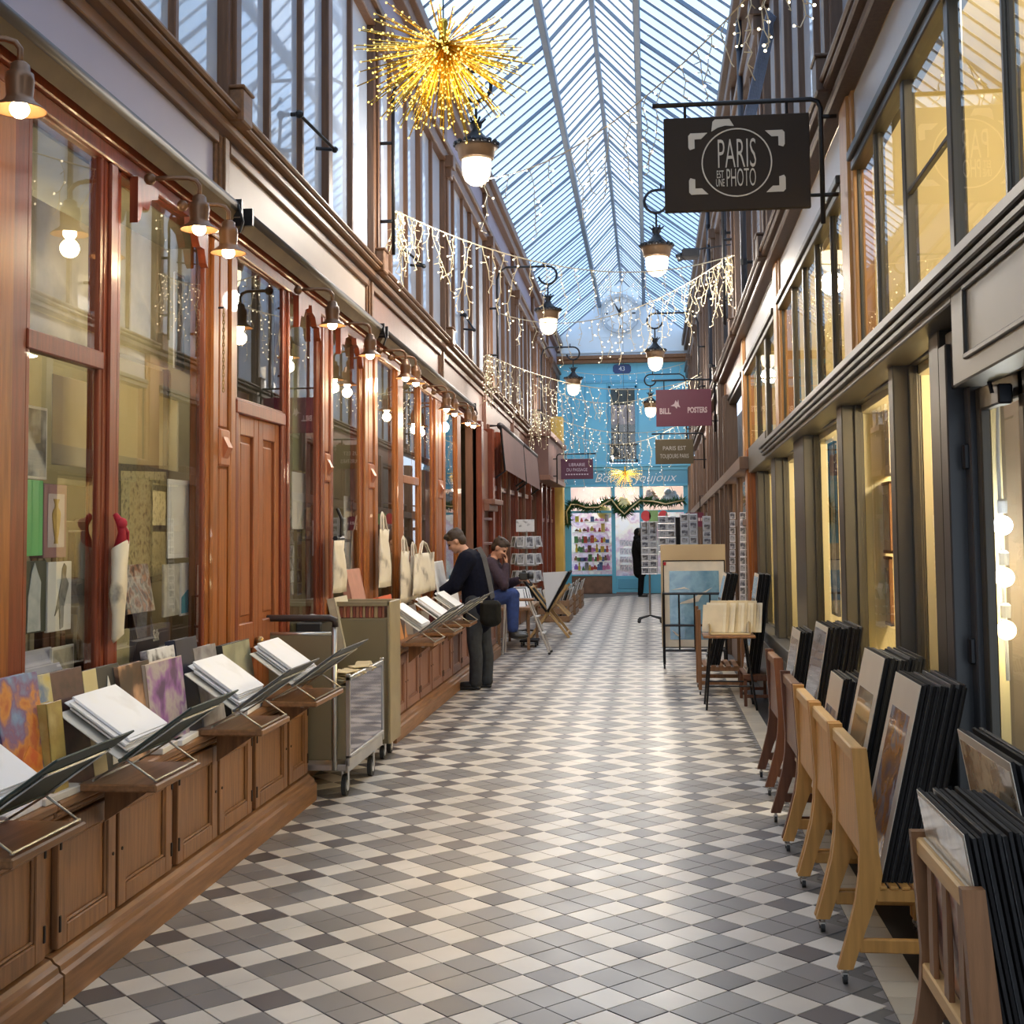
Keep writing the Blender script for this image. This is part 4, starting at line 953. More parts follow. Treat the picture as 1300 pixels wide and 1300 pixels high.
# ============================================================ LEFT COUNTERS
CT = .715
for y0, y1 in ((Y0, 7.34), (8.40, 17.5)): lb(B(), y0, y1, 0, .82, -2.345, -2.5).build('stall_riser', cabwd2, wl)
iron_h = mat('dark hinge iron', (.03, .022, .018), .5, .5)
def cabinet(y0, y1, doors, xf, label, ct=CT, wd=cabwd):
    yc = (y0+y1)/2; t = thing('display_counter', (xf, yc, 0), label, 'cabinet')
    h = (y1-y0)/2; xb = -2.342-xf
    B().bev(xb, -.03, -h, h, .10, ct-.06, .004).build('body', wd, t)
    b = B(); b.prism([(xb, 0), (.05, 0), (.05, .105), (.035, .115), (.03, .135), (.012, .145), (.0, .16), (-.02, .165), (xb, .165)], -h, h); b.build('plinth', cabwd2, t)
    b = B(); b.bev(xb, .025, -h, h, ct-.035, ct, .008); b.bev(xb, .01, -h, h, ct-.06, ct-.035, .008); b.bev(xb, -.005, -h, h, ct-.075, ct-.06, .006); b.build('top', cabwd2, t)
    z0, z1 = .175, ct-.085
    for i, (a, c, hs) in enumerate(doors):
        a -= yc; c -= yc
        b = B(); fw = .075 if c-a > .4 else .05
        for q0, q1, r0, r1 in ((a, a+fw, z0, z1), (c-fw, c, z0, z1), (a+fw, c-fw, z0, z0+fw), (a+fw, c-fw, z1-fw, z1)): b.bev(-.03, 0, q0, q1, r0, r1, .004)
        o = b.build('door', wd, t)
        b = B(); b.bev(-.03, -.018, a+fw, c-fw, z0+fw, z1-fw, .003)
        b.build('door_panel', wd, o)
        b = B(); w0 = .012
        for q0, q1, r0, r1 in ((a+fw, a+fw+w0, z0+fw, z1-fw), (c-fw-w0, c-fw, z0+fw, z1-fw), (a+fw, c-fw, z0+fw, z0+fw+w0), (a+fw, c-fw, z1-fw-w0, z1-fw)): b.bev(-.02, -.006, q0, q1, r0, r1, .005)
        b.build('panel_moulding', wd, o)
        yh = a+.012 if hs < 0 else c-.012
        for zz in (z0+.09, z1-.07): B().bev(-.012, .006, yh-.006, yh+.006, zz-.03, zz+.03, .002).build('hinge', iron_h, o)
        yk = c-.03 if hs < 0 else a+.03
        b = B(); b.tube([(0, yk, (z0+z1)/2), (.004, yk, (z0+z1)/2)], .007, 8); b.build('keyhole', iron_h, o)
    return t
cabinet(2.5, 4.54, [(2.6, 3.18, -1), (3.22, 3.8, 1), (3.88, 4.50, 1)], -2.165, 'nearest wooden counter unit, cut off by the left edge')
cabinet(4.555, 8.09, [(4.60, 5.11, -1), (5.14, 5.73, 1), (5.80, 6.345, -1), (6.38, 6.91, 1), (6.98, 7.60, -1), (7.64, 8.06, 1)], -2.165, 'long panelled oak counter under the four big portfolios')
D2 = []; q = 10.32
for i in range(11): D2.append((q, q+.60, -1 if i % 2 == 0 else 1)); q += .645
cabinet(10.25, 17.5, D2, -2.08, 'far pinkish oak counter behind the stooping man', .735, pinkwd)
# small white drawer tabs on the boards, flap shelves, stands and portfolios
green = mat('dark green cloth cover', (.035, .055, .045), .55, 0, .12, 12); greyc = mat('grey cloth cover', (.09, .095, .10), .55, 0, .12, 12)
lin = mat('cream portfolio lining', (.62, .60, .54), .7)
papers = [mat('print sheet %d' % i, c, .55, 0, .04, 2) for i, c in enumerate(((.78, .78, .80), (.74, .72, .68), (.62, .58, .52)))]
pict = art('faint engraving', [(.80, .79, .76), (.80, .80, .80), (.80, .80, .79), (.72, .71, .68)], 5, 4, .5, .55)
onum = ['nearest', 'second', 'third', 'fourth', 'fifth', 'sixth', 'seventh']
def flap_shelf(y0, y1, i, x0=-2.19, x1=-1.85, z=.715):
    t = thing('flap_shelf', (x1, (y0+y1)/2, z), '%s small wooden flap shelf along the left counters, holding a portfolio stand' % onum[i], 'shelf')
    h = (y1-y0)/2
    b = B(); b.bev(x0-x1+.03, 0, -h, h, 0, .03, .006); b.build('board', cabwd2, t)
    b = B(); b.prism([(x0-x1+.04, 0), (-.06, 0), (x0-x1+.04, -.16)], -.015, .015); b.build('bracket', cabwd, t)
    b = B(); b.bev(-.12, -.09, -h+.08, -h+.1, -.012, 0); b.build('tab', white, t)
    return t
def portfolio(y0, y1, i, cover, z=.745, dx=0.0, sheets=6, splay=1.0):
    yc = (y0+y1)/2; h = (y1-y0)/2
    t = thing('portfolio_stand', (-1.98+dx, yc, z), '%s folding metal X stand along the left counters' % onum[i], 'stand')
    for s in (-1, 1):
        ys = s*(h-.03)
        b = B(); b.tube([(-.225, ys, .24), (0, ys+.006, .085), (.12, ys, .006)], .0045, 6); b.build('leg', steel, t, True)
        b = B(); b.tube([(.22, ys, .24), (0, ys-.006, .085), (-.13, ys, .006)], .0045, 6); b.build('leg', steel, t, True)
    for p in ((-.215, .233), (.21, .233), (-.125, .01), (.115, .01)): b = B(); b.tube([(p[0], -h+.02, p[1]), (p[0], h-.02, p[1])], .0045, 6); b.build('rod', steel, t)
    p = thing('art_portfolio', (-1.98+dx, yc, z+.092), '%s open art portfolio of loose prints along the left counters, V shaped' % onum[i], 'portfolio')
    H = h+.03
    B().bev(-.30, -.004, -H, H, 0, .006, .002, Matrix.Rotation(math.radians(35), 4, 'Y')).build('back_cover', lin, p)
    b = B(); b.bev(.01, .34, -H, H, 0, .007, .002, Matrix.Rotation(math.radians(-35), 4, 'Y')); b.build('front_cover', cover, p)
    b = B(); b.bev(.015, .325, -H+.01, H-.01, .008, .010, .001, Matrix.Rotation(math.radians(-35), 4, 'Y')); b.build('lining', lin, p)
    b = B(); b.tube([(0, -H, .002), (0, H, .002)], .008, 6); b.build('spine', cover, p)
    for j in range(sheets):
        o = B().bev(-.285, -.012, -h+.03, -h+.03+min(.40, 2*h-.06), 0, .007, .001).build('loose_print', pict if j == sheets-1 else papers[(j+i) % 3 if j % 2 else 0], None)
        o.location = (-1.98+dx+rnd.uniform(-.004, .004)+.012, yc+rnd.uniform(-.02, .02)*splay, z+.104+j*.0095)
        o.rotation_euler = (0, math.radians(35), rnd.uniform(-.03, .03)*splay)
        tag(o, 'loose white print lying in the %s open portfolio along the left counters' % onum[i], 'print', 'loose prints in the %s portfolio' % onum[i])
    o = B().bev(-.34, -.05, -h+.04, -h+.38, 0, .004, .001).build('loose_print', white, None)
    o.location = (-1.98+dx, yc+.03, z+.101); o.rotation_euler = (0, math.radians(35), .12)
    tag(o, 'wider white backing sheet sticking out of the %s portfolio along the left counters' % onum[i], 'print')
for i, (a, c) in enumerate(((3.63, 4.13), (4.73, 5.22), (6.06, 6.54), (7.07, 7.71))):
    flap_shelf(a, c, i); portfolio(a, c, i, green if i < 2 else greyc)
for i, (p0, p1) in enumerate((((547.7, 816), (561.5, 807.7)), ((573, 804), (587, 800)), ((604, 797), (611, 791)))):
    a = (10.56, 11.64, 12.70)[i]; c = a+.56
    flap_shelf(a, c, 4+i, -2.08, -1.78, .735); portfolio(a, c, 4+i, greyc, .765, .09, 5)
# ---------------------------------------------------------------- books on the near counter
def book(name, px0, px1, ytop, label, front, thick=.03, lean=9, X=-2.225, txt=None, spine=None, cat='book', zbase=CT, yaw=0, group=None):
    a, c = at(px0, 880, X=X).y, at(px1, 880, X=X).y
    zt = at((px0+px1)/2, ytop, X=X).z; h = max(.06, (zt-zbase)/math.cos(math.radians(lean))); w = (c-a)/2
    t = thing(name, (X+.5*h*math.sin(math.radians(lean)), (a+c)/2, zbase), label, cat, group, rot=(0, -math.radians(lean), math.radians(yaw)))
    b = B(); b.bev(-.003, 0, -w, w, 0, h, .001); b.bev(-thick, -thick+.003, -w, w, 0, h, .001); b.bev(-thick, 0, -w, -w+.003, 0, h, .001); b.build('cover', spine or front, t)
    B().bev(-thick+.003, -.003, -w+.004, w-.004, .004, h-.004, .001).build('pages', lin, t)
    B().quad((.001, -w+.004, .004), (.001, w-.004, .004), (.001, w-.004, h-.004), (.001, -w+.004, h-.004)).build('cover_picture', front, t)
    if txt:
        for (s, size, cc, py, pz, sx, vert) in txt:
            if vert: text(s, size, cc, t, (-thick/2, -w-.001, pz*h), (PI/2, PI/2, 0), sx, ext=.0005)
            else: text(s, size, cc, t, (.003, py*w, pz*h), (PI/2, 0, PI/2), sx, ext=.0005)
    return t, w, h
A = art
gold_t = mat('book gilt print', (.65, .50, .22), .5); wht_t = mat('book white print', (.75, .73, .68), .5); red_t = mat('book red print', (.45, .12, .12), .5); blk_t = mat('book black print', (.02, .02, .02), .5)
t, w, h = book('art_book', 4, 57, 858, 'big colourful art book with blue, violet and orange cover, leftmost on the counter', A('fauve cover', [(.45, .10, .03), (.62, .25, .05), (.20, .10, .22), (.18, .28, .48), (.30, .40, .52)], 7, 5, 1.2), .05, 8)
b = B(); b.prism([(-w*.55, .03), (w*.8, .03), (w*.7, h*.36), (w*.2, h*.46), (-w*.3, h*.34)], .0015, .003, 'x'); b.build('printed_shape', A('orange figure', [(.65, .12, .03), (.75, .30, .05), (.6, .08, .03)], 9), t)
book('art_book', 52, 74, 857, 'yellow topped blue art book half hidden beside the colourful book', A('yellow blue cover', [(.55, .42, .08), (.50, .45, .25), (.10, .18, .32), (.65, .52, .12)], 6), .03, 9, -2.235)
book('boxed_book', 65, 84, 891, 'small mustard boxed book in front of the yellow blue one', A('mustard box', [(.45, .34, .10), (.36, .25, .07), (.55, .45, .2)], 8), .05, 6, -2.185)
book('art_book', 68, 112, 851, 'dark brown art book with red scribbled title and dark spine', A('dark red cover', [(.05, .03, .03), (.10, .05, .05), (.045, .03, .03)], 9), .05, 8, -2.24, [('Rouge', .055, red_t, .0, .55, .9, False)] if False else None)
t, w, h = book('art_book', 112, 158, 847, 'cream and black art book with a pale standing figure', blk_t, .03, 8, -2.24)
b = B(); b.bev(.001, .004, -w, -w*.3, 0, h, .001); b.build('cream_band', A('cream band', [(.60, .50, .24), (.66, .58, .36)], 3), t)
b = B(); b.prism([(w*.28, .5*h), (w*.2, .78*h), (w*.3, .9*h), (w*.4, .78*h), (w*.5, .45*h), (w*.75, .4*h), (w*.45, .36*h), (w*.5, .05*h), (0, .05*h), (w*.15, .4*h), (-w*.1, .36*h), (-w*.12, .42*h)], .002, .004, 'x'); b.build('printed_figure', wht_t, t)
book('art_book', 157, 196, 842, 'brown art book with a glowing nude back on its cover', A('warm nude', [(.05, .03, .02), (.10, .05, .03), (.55, .32, .18), (.62, .42, .28), (.08, .045, .03)], 4, 3, .6), .045, 8, -2.22)
book('art_book', 190, 236, 838, 'art book with a violet draped woman, cream spine toward the camera', A('violet drape', [(.10, .05, .12), (.28, .12, .34), (.42, .38, .36), (.24, .10, .30), (.5, .48, .45)], 5, 4, 1), .05, 7, -2.205, None, A('cream spine', [(.5, .4, .3), (.55, .46, .36)], 3))
book('art_book', 194, 232, 822, 'white bordered black and white art book behind the violet one', A('bw photo', [(.02, .02, .02), (.10, .10, .10), (.65, .65, .65), (.75, .75, .75)], 8, 5, 1), .035, 8, -2.275)
book('art_book', 229, 256, 810, 'tall midnight blue art book behind the third portfolio', mat('midnight blue cover', (.022, .024, .045), .45), .05, 8, -2.27, [('ART', .035, wht_t, 0, .93, 1, False)] if False else None)
book('art_book', 252, 280, 820, 'grey drawing covered book between the dark blue and freckled books', A('grey drawing', [(.14, .13, .14), (.30, .29, .30), (.45, .44, .44)], 7, 5, 1), .03, 9, -2.26)
t, w, h = book('art_book', 288, 322, 815, 'grey green nude painting book with a black lettered spine', A('greenish nude', [(.22, .22, .14), (.34, .34, .22), (.42, .40, .28), (.25, .22, .15)], 4, 4, 1), .055, 9, -2.24, [('LUCIAN FREUD', .034, wht_t, 0, .52, .9, True)], blk_t)
# flat books and papers lying on the counter
for i, (y, x, z, sx, sy, c) in enumerate(((4.35, -2.24, 0, .075, .16, 0), (4.62, -2.22, 0, .07, .15, 2), (5.70, -2.23, 0, .08, .17, 2), (5.9, -2.22, 0, .075, .14, 1), (6.95, -2.24, 0, .08, .2, 0))):
    o = B().bev(-sx, sx, -sy, sy, 0, .028, .003).build('flat_book', papers[c], None); o.location = (x, y, CT); o.rotation_euler = (0, 0, rnd.uniform(-.1, .1))
    tag(o, 'pale book lying flat on the near counter below the upright books', 'book', 'books lying flat on the near counter')
# ---------------------------------------------------------------- displays behind the near windows
def poster(name, px0, px1, py0, py1, X, label, mt, cat='poster', thick=.012, tilt=0, border=None, roll=0, group=None):
    """a flat print on a stiff board standing or hung parallel to the left windows"""
    pm = (py0+py1)/2; a = at(px0, pm, X=X); c = at(px1, pm, X=X); xm = (px0+px1)/2
    z1, z0 = at(xm, py0, X=X).z, at(xm, py1, X=X).z
    t = thing(name, (X, (a.y+c.y)/2, (z0+z1)/2), label, cat, group, rot=(math.radians(roll), -math.radians(tilt), 0))
    w, h = abs(c.y-a.y)/2, (z1-z0)/2
    B().bev(-thick, 0, -w, w, -h, h, .002).build('board', border or mt, t)
    m_ = .10 if border else .01
    B().bev(-.001, .002, -w*(1-m_), w*(1-m_), -h+w*m_, h-w*m_, .001).build('picture', mt, t)
    return t, w, h
bwp = A('bw portrait', [(.03, .03, .03), (.12, .12, .13), (.5, .5, .5), (.62, .60, .55)], 5, 4, .8)
poster('poster_print', 25, 60, 515, 608, -2.53, 'black and white head and shoulders poster in the first window', bwp, border=papers[1])
poster('green_book', 24, 54, 609, 706, -2.50, 'flat bright green book in the first window', mat('bright green cover', (.13, .52, .20), .5, 0, .05, 3), 'book')
t, w, h = poster('vase_book', 55, 84, 615, 708, -2.50, 'purple edged book with a golden vase on its cover', mat('mauve cover', (.30, .15, .18), .5, 0, .1, 4), 'book', .06)
B().bev(.003, .005, -w*.7, w*.75, -h*.72, h*.74, .001).build('cover_panel', mat('pale mauve panel', (.55, .46, .50), .5), t)
b = B(); vp = [(0, -.62), (.16, -.62), (.12, -.5), (.22, -.3), (.33, .05), (.36, .18), (.30, .28), (.14, .36), (.13, .46), (.26, .60)]
b.prism([(p[0]*w, p[1]*h) for p in vp]+[(-p[0]*w, p[1]*h) for p in vp[::-1]], .005, .008, 'x'); b.build('printed_vase', mat('printed gold vase', (.42, .27, .07), .45, 0, .3, 12), t)
t, w, h = poster('sculpture_book', 26, 58, 712, 804, -2.50, 'black book with a white veiled statue on its cover', mat('book black green', (.05, .06, .05), .5), 'book')
b = B(); b.prism([(-w*.55, -h*.95), (w*.5, -h*.95), (w*.45, -h*.2), (w*.5, h*.4), (w*.2, h*.7), (0, h*.95), (-w*.25, h*.7), (-w*.5, 0)], .003, .006, 'x'); b.build('printed_statue', A('statue marble', [(.42, .48, .55), (.66, .70, .74)], 12, 3, 3), t)
t, w, h = poster('fashion_book', 60, 90, 713, 801, -2.50, 'white book with a grey striding figure on its cover', papers[0], 'book')
b = B(); b.prism([(w*.0, -h*.95), (w*.25, -h*.9), (w*.3, -h*.3), (w*.55, h*.1), (w*.7, h*.35), (w*.45, h*.55), (w*.5, h*.85), (w*.3, h*.95), (w*.15, h*.8), (w*.1, h*.5), (-w*.1, h*.1), (-w*.45, -h*.55), (-w*.1, -h*.3)], .003, .006, 'x'); b.build('printed_figure', A('figure greys', [(.08, .08, .08), (.3, .3, .3), (.2, .2, .2)], 14), t)
poster('portrait_print', 66, 94, 820, 862, -2.51, 'small cream oval portrait print low in the first window', A('oval portrait', [(.5, .46, .36), (.6, .56, .46), (.25, .23, .2)], 8), border=papers[1])
t, w, h = poster('folded_paper', 24, 72, 823, 858, -2.52, 'folded lilac white paper low in the first window', mat('lilac white paper', (.50, .51, .66), .6), 'paper', tilt=30)
poster('hanging_sheet', 66, 114, 480, 592, -2.62, 'large cream sheet hanging high in the first window', A('cream sheet', [(.50, .44, .28), (.60, .54, .38)], 2, 3, .4), 'print', .004)
poster('hanging_sheet', 34, 128, 270, 440, -2.70, 'big stained parchment sheet behind the top pane of the first window', A('stained parchment', [(.34, .30, .18), (.50, .46, .32), (.58, .54, .40), (.30, .26, .15)], 2.2, 4, 1), 'print', .004)
poster('hanging_sheet', 150, 214, 300, 458, -2.68, 'tall parchment drawing in the second window, upper sheet', A('parchment drawing', [(.44, .40, .26), (.56, .52, .36), (.34, .31, .2)], 3, 5, 1.5), 'print', .004)
poster('hanging_sheet', 150, 207, 462, 592, -2.66, 'plain parchment sheet in the second window below the drawing', A('plain parchment', [(.46, .40, .22), (.54, .47, .28)], 2, 4, .4), 'print', .004)
poster('framed_map', 150, 214, 590, 742, -2.60, 'old patterned map in a dark studded frame in the second window', A('old map', [(.16, .13, .07), (.42, .37, .2), (.52, .46, .26), (.26, .22, .12)], 26, 8, .6), 'picture', .03, 0, A('studded frame', [(.02, .02, .015), (.10, .085, .05), (.03, .03, .02)], 40, 2, 0), roll=2)
poster('white_print', 214, 256, 610, 708, -2.51, 'plain white print with faint landscape in the second window', pict, 'print', .01, border=papers[0])
poster('photo_book', 208, 230, 716, 782, -2.52, 'grey book with a small dark picture beside the blue splash', A('grey book cover', [(.40, .40, .38), (.55, .55, .53), (.3, .3, .29)], 9), 'book')
t, w, h = poster('blue_splash_book', 230, 253, 714, 780, -2.51, 'white book with a bright blue splash across its lower half', papers[0], 'book')
b = B(); b.prism([(-w, -h*.9), (w, -h*.9), (w, h*.0), (w*.3, h*.06), (-w*.4, -h*.05), (-w, -h*.3)], .002, .005, 'x'); b.build('printed_splash', mat('cyan print', (.06, .34, .50), .5, 0, .15, 8), t)
poster('painting_book', 157, 192, 716, 778, -2.54, 'book with a reddish crowd painting leaning in the second window', A('crowd painting', [(.08, .08, .10), (.35, .18, .14), (.5, .48, .46), (.2, .19, .2), (.5, .28, .2)], 14), 'book', tilt=10)
t, w, h = poster('silk_book', 163, 216, 795, 845, -2.50, 'dark book titled Silk low in the second window', mat('aubergine cover', (.05, .04, .055), .4, 0, .2, 4), 'book', .05)
text('Silk', .085, wht_t, t, (.004, w*.25, h*.45), (PI/2, 0, PI/2), .7, ext=.0005)
poster('cream_booklet', 140, 164, 800, 845, -2.49, 'cream booklet beside the hanging paper roll', A('cream booklet', [(.42, .36, .2), (.5, .44, .27)], 4), 'book')
poster('blue_poster', 222, 250, 352, 472, -2.66, 'light blue poster high in the second window', A('blue poster', [(.18, .36, .48), (.30, .48, .58), (.5, .6, .65)], 6), 'poster', .01, border=papers[0])
poster('wood_panel_print', 212, 250, 475, 605, -2.75, 'dark carved wood panel behind the second window', dark, 'panel', .03)
# shelves of dim books at the back of the rooms
B().box(-3.16, -3.13, 3.4, 7.1, .62, 1.95).build('shelf_back', dark, wl)
for s0, s1, nm, XS in ((3.4, 7.0, 'first', -2.98), (8.6, 10.9, 'second', -4.62)):
    for k, z in enumerate((.75, 1.15, 1.55, 1.95) if XS < -4 else (.66, 1.06, 1.46)):
        t = thing('book_shelf', (XS, (s0+s1)/2, z), '%s shelf from the floor in the %s shop room seen through the left windows' % (ordi[k], nm), 'shelf')
        B().bev(-.16, .16, -(s1-s0)/2, (s1-s0)/2, -.025, 0).build('board', dark, t)
        y = s0+.05
        while y < s1-.1:
            w = rnd.uniform(.03, .07); h = rnd.uniform(.2, .32)
            if rnd.random() < .9:
                o = B().bev(-.1, .08, -w/2, w/2, 0, h, .004).build('shelved_book', mat('spine %d' % rnd.randrange(6), [(.12, .05, .03), (.05, .06, .05), (.20, .14, .08), (.04, .04, .05), (.16, .03, .03), (.25, .22, .16)][rnd.randrange(6)], .6), None)
                o.location = (XS+.06, y+w/2, z); tag(o, 'dim old book on a shelf in the %s shop room behind the left windows' % nm, 'book', 'books on the %s shop room shelves' % nm)
            y += w+.012
# ---------------------------------------------------------------- hanging roll, banner bag, tote bags
redm = mat('red cloth', (.42, .015, .03), .7)
t = thing('paper_roll', (-2.345, 5.54, 1.44), 'cream printed paper roll hanging from a red ribbon between the first two windows', 'paper roll')
b = B(); vs = []
for j, (z, rx, ry, ox, oy) in enumerate(((.20, .03, .055, 0, .01), (.19, .035, .06, 0, .01), (.05, .03, .052, 0, .0), (.0, .035, .062, 0, -.01), (-.09, .026, .044, 0, .0), (-.20, .024, .04, 0, -.01), (-.22, .02, .035, 0, .0))):
    for i in range(12): a = 2*PI*i/12; vs.append((ox+rx*math.cos(a), oy+ry*math.sin(a), z+.02*math.sin(a+1)))
b.add(vs, [(j*12+i, j*12+(i+1) % 12, (j+1)*12+(i+1) % 12, (j+1)*12+i) for j in range(6) for i in range(12)]+[tuple(range(12))[::-1], tuple(range(72, 84))])
b.build('paper', A('cream poster print', [(.60, .50, .34), (.68, .60, .44), (.66, .57, .40), (.22, .19, .15)], 5, 4, .6), t, True)
b = B(); b.tube([(-.02, .0, .33), (.01, -.01, .29), (.012, .0, .25), (.0, .01, .18)], [.012, .02, .018, .03], 8); b.ball((.015, -.01, .29), .026, 8); b.tube([(.02, -.01, .28), (.03, .02, .25), (.028, .025, .20)], [.01, .008, .006], 6); b.build('ribbon', redm, t, True)
canv = A('cotton tote', [(.62, .55, .43), (.68, .62, .50), (.64, .57, .46), (.25, .22, .18)], 4, 6, 2, .8); canvp = mat('cotton canvas', (.64, .58, .47), .85, 0, .06, 6)
def tote(px0, px1, py0, py1, X, label, handles=True):
    pm = (py0+py1)/2; a, c = at(px0, pm, X=X), at(px1, pm, X=X); xm = (px0+px1)/2; z1, z0 = at(xm, py0, X=X).z, at(xm, py1, X=X).z
    w, h = abs(c.y-a.y)/2, (z1-z0)/2
    t = thing('tote_bag', (X, (a.y+c.y)/2, (z0+z1)/2), label, 'bag')
    b = B(); vs = []; N = 9; Mz = 9
    for j in range(Mz):
        for i in range(N):
            yv = -1+2*i/(N-1); zv = -1+2*j/(Mz-1)
            bulge = .035*(1-yv*yv)*(1-.5*zv)*(.7+.3*math.cos(zv*2)) + .012*math.sin(5*yv+2*zv)
            vs.append((bulge, yv*w*(1-.10*zv), zv*h))
    fs = [(j*N+i, j*N+i+1, (j+1)*N+i+1, (j+1)*N+i) for j in range(Mz-1) for i in range(N-1)]
    vs2 = [(-.5*p[0]-.004, p[1], p[2]) for p in vs]; o = len(vs)
    fs += [tuple(q+o for q in f[::-1]) for f in fs]
    edge = [i for i in range(N)]+[j*N+N-1 for j in range(1, Mz)]+[(Mz-1)*N+i for i in range(N-2, -1, -1)]+[j*N for j in range(Mz-2, 0, -1)]
    fs += [(edge[k], edge[k]+o, edge[(k+1) % len(edge)]+o, edge[(k+1) % len(edge)]) for k in range(len(edge))]
    b.add(vs+vs2, fs); b.build('bag', canv, t, True)
    if handles:
        for sx in (.008, -.012): b = B(); b.tube([(sx, -w*.45, h*.97), (sx-.01, -w*.2, h*1.45), (-.02, 0, h*1.6), (sx-.01, w*.2, h*1.45), (sx, w*.45, h*.97)], .008, 5); b.build('handle', canvp, t)
    return t
tote(424, 437, 686, 752, -2.27, 'long narrow printed banner bag on the pilaster past the door', False)
tote(509, 520, 700, 765, -2.28, 'pointed cream tote bag hanging on the orange pilaster'); tote(521, 532, 705, 760, -2.28, 'cream tote bag with a small black drawing, left of the figure bag')
tote(526, 552, 702, 752, -2.2, 'big cream tote bag with a figure drawing in front of the stooping man'); tote(482, 494, 672, 745, -2.30, 'white bag hanging in the window past the wide pilaster')
b = B()
t = thing('wall_hook', (-2.30, at(428, 680, X=-2.3).y, at(428, 680, X=-2.3).z), 'black iron hook above the long banner bag', 'hook')
b.tube([(0, 0, -.02), (.03, 0, .0), (.035, 0, .12), (0, 0, .2)], .012, 6); b.tube([(.01, -.1, -.02), (.01, .12, -.02)], .02, 6); b.build('hook', black, t)
# things behind the windows past the door
poster('cream_sheet', 371, 402, 601, 672, -2.52, 'blank cream sheet in the window past the door', papers[0], 'print', .006)
poster('green_banner', 372, 390, 440, 598, -2.56, 'pale green hanging sheet above the blank cream sheet', mat('pale green sheet', (.45, .48, .30), .6, 0, .1, 2), 'print', .006)
poster('cream_strip', 437, 446, 630, 684, -2.52, 'narrow cream panel in the window behind the banner bag', papers[1], 'print', .006)
poster('grey_sheet', 436, 455, 688, 735, -2.50, 'grey pleated sheet in the window behind the banner bag', mat('grey sheet', (.42, .41, .40), .6, 0, .15, 10), 'print', .006)
cards = [A('postcard art %d' % i, c, 15, 3, .3, .4, i*1.3) for i, c in enumerate(([(.02, .02, .03), (.12, .12, .14), (.55, .55, .55)], [(.04, .04, .05), (.38, .38, .40), (.08, .08, .10)], [(.50, .48, .45), (.06, .06, .07), (.25, .24, .22)], [(.08, .09, .13), (.42, .42, .42), (.03, .03, .04)]))]
for r in range(7):
    for c in range(4):
        X = -2.55; p = at(370+c*10, 652+r*16, X=X)
        o = B().bev(-.004, .004, -.05, .05, -.042, .042, .001).build('postcard', cards[(r*3+c) % 4], None); o.location = (X, p.y, p.z); tag(o, 'small grey postcard on the rack inside the window past the door', 'postcard', 'postcards inside the window past the door')
# ---------------------------------------------------------------- trolleys
tanp = mat('khaki trolley panel', (.21, .175, .10), .5, 0, .07, 2); rub = mat('black rubber', (.02, .02, .02), .6); mir = mat('dull mirror steel', (.33, .31, .35), .06, 1.0, .08, 2)
def caster(t, x, yy, r=.055, z=0):
    b = B(); b.tube([(x-.014, yy, r), (x+.014, yy, r)], r, 16); b.build('wheel', rub, t)
    b = B(); b.tube([(x-.018, yy, r), (x+.018, yy, r)], r*.55, 12); b.build('hub', steel, t)
    b = B(); b.bev(x-.022, x-.017, yy-.02, yy+.02, r, r*2.4, .001); b.bev(x+.017, x+.022, yy-.02, yy+.02, r, r*2.4, .001); b.bev(x-.03, x+.03, yy-.03, yy+.03, r*2.3, r*2.5, .002); b.build('fork', steel, t)
t = thing('book_trolley', (-2.2, 8.2, 0), 'tall steel trolley with khaki end panel and mirror side, parked before the wooden door', 'trolley')
for x, yy in ((.235, .03), (.255, .70), (-.26, .06), (-.26, .70)): caster(t, x, yy, .068)
b = B(); b.bev(-.30, .27, -.06, 1.0, .17, .21, .005); b.bev(.255, .275, -.06, 1.0, .16, .24, .004); b.build('base_frame', steel, t)
B().bev(-.285, .175, -.085, -.065, .24, 1.03, .006).build('end_panel', tanp, t)
for x in (-.315, .19): b = B(); b.tube([(x, -.075, .18), (x, -.075, 1.10)], .018, 8); b.build('upright', steel, t, True)
b = B(); b.tube([(-.32, -.075, 1.08), (-.32, -.075, 1.12), (-.29, -.075, 1.135), (.16, -.075, 1.135), (.195, -.075, 1.12), (.195, -.075, 1.08)], .022, 8); b.build('push_handle', mat('brown black grip', (.03, .018, .015), .5), t, True)
b = B(); b.tube([(-.29, -.075, 1.035), (.17, -.075, 1.035)], .012, 8); b.build('cross_rail', steel, t, True)
b = B(); b.bev(.268, .276, -.02, 1.0, .27, .735, .004); b.build('mirror_panel', mir, t)
b = B()
for q0, q1, r0, r1 in ((-.06, -.03, .2, .78), (.985, 1.01, .2, .78), (-.06, 1.01, .735, .765), (-.06, 1.01, .245, .27)): b.bev(.258, .285, q0, q1, r0, r1, .004)
b.build('side_frame', steel, t)
b = B(); b.bev(.20, .26, -.06, 1.0, .24, .70, .004); b.build('bin_box', tanp, t)
for i in range(16):
    o = B().bev(-.05, .05, -.11, .11, 0, .006, .001).build('loose_booklet', mat('yellowed paper', (.62, .50, .28), .7, 0, .12, 8), None)
    o.location = (-1.985+rnd.uniform(-.02, .01), 8.32+(i % 5)*.16+rnd.uniform(-.03, .03), .735+.012*(i//5)+rnd.uniform(0, .01)); o.rotation_euler = (rnd.uniform(-.1, .1), rnd.uniform(-.12, .2), rnd.uniform(-.5, .5))
    tag(o, 'yellowed booklet heaped in the top bin of the steel trolley', 'booklet', 'booklets heaped on the trolley')
t = thing('book_cart', (-2.2, 9.62, 0), 'khaki book cart with a row of old red bound books on top, behind the trolley', 'trolley')
B().bev(-.29, .255, -.12, .25, .12, 1.04, .006).build('body', tanp, t)
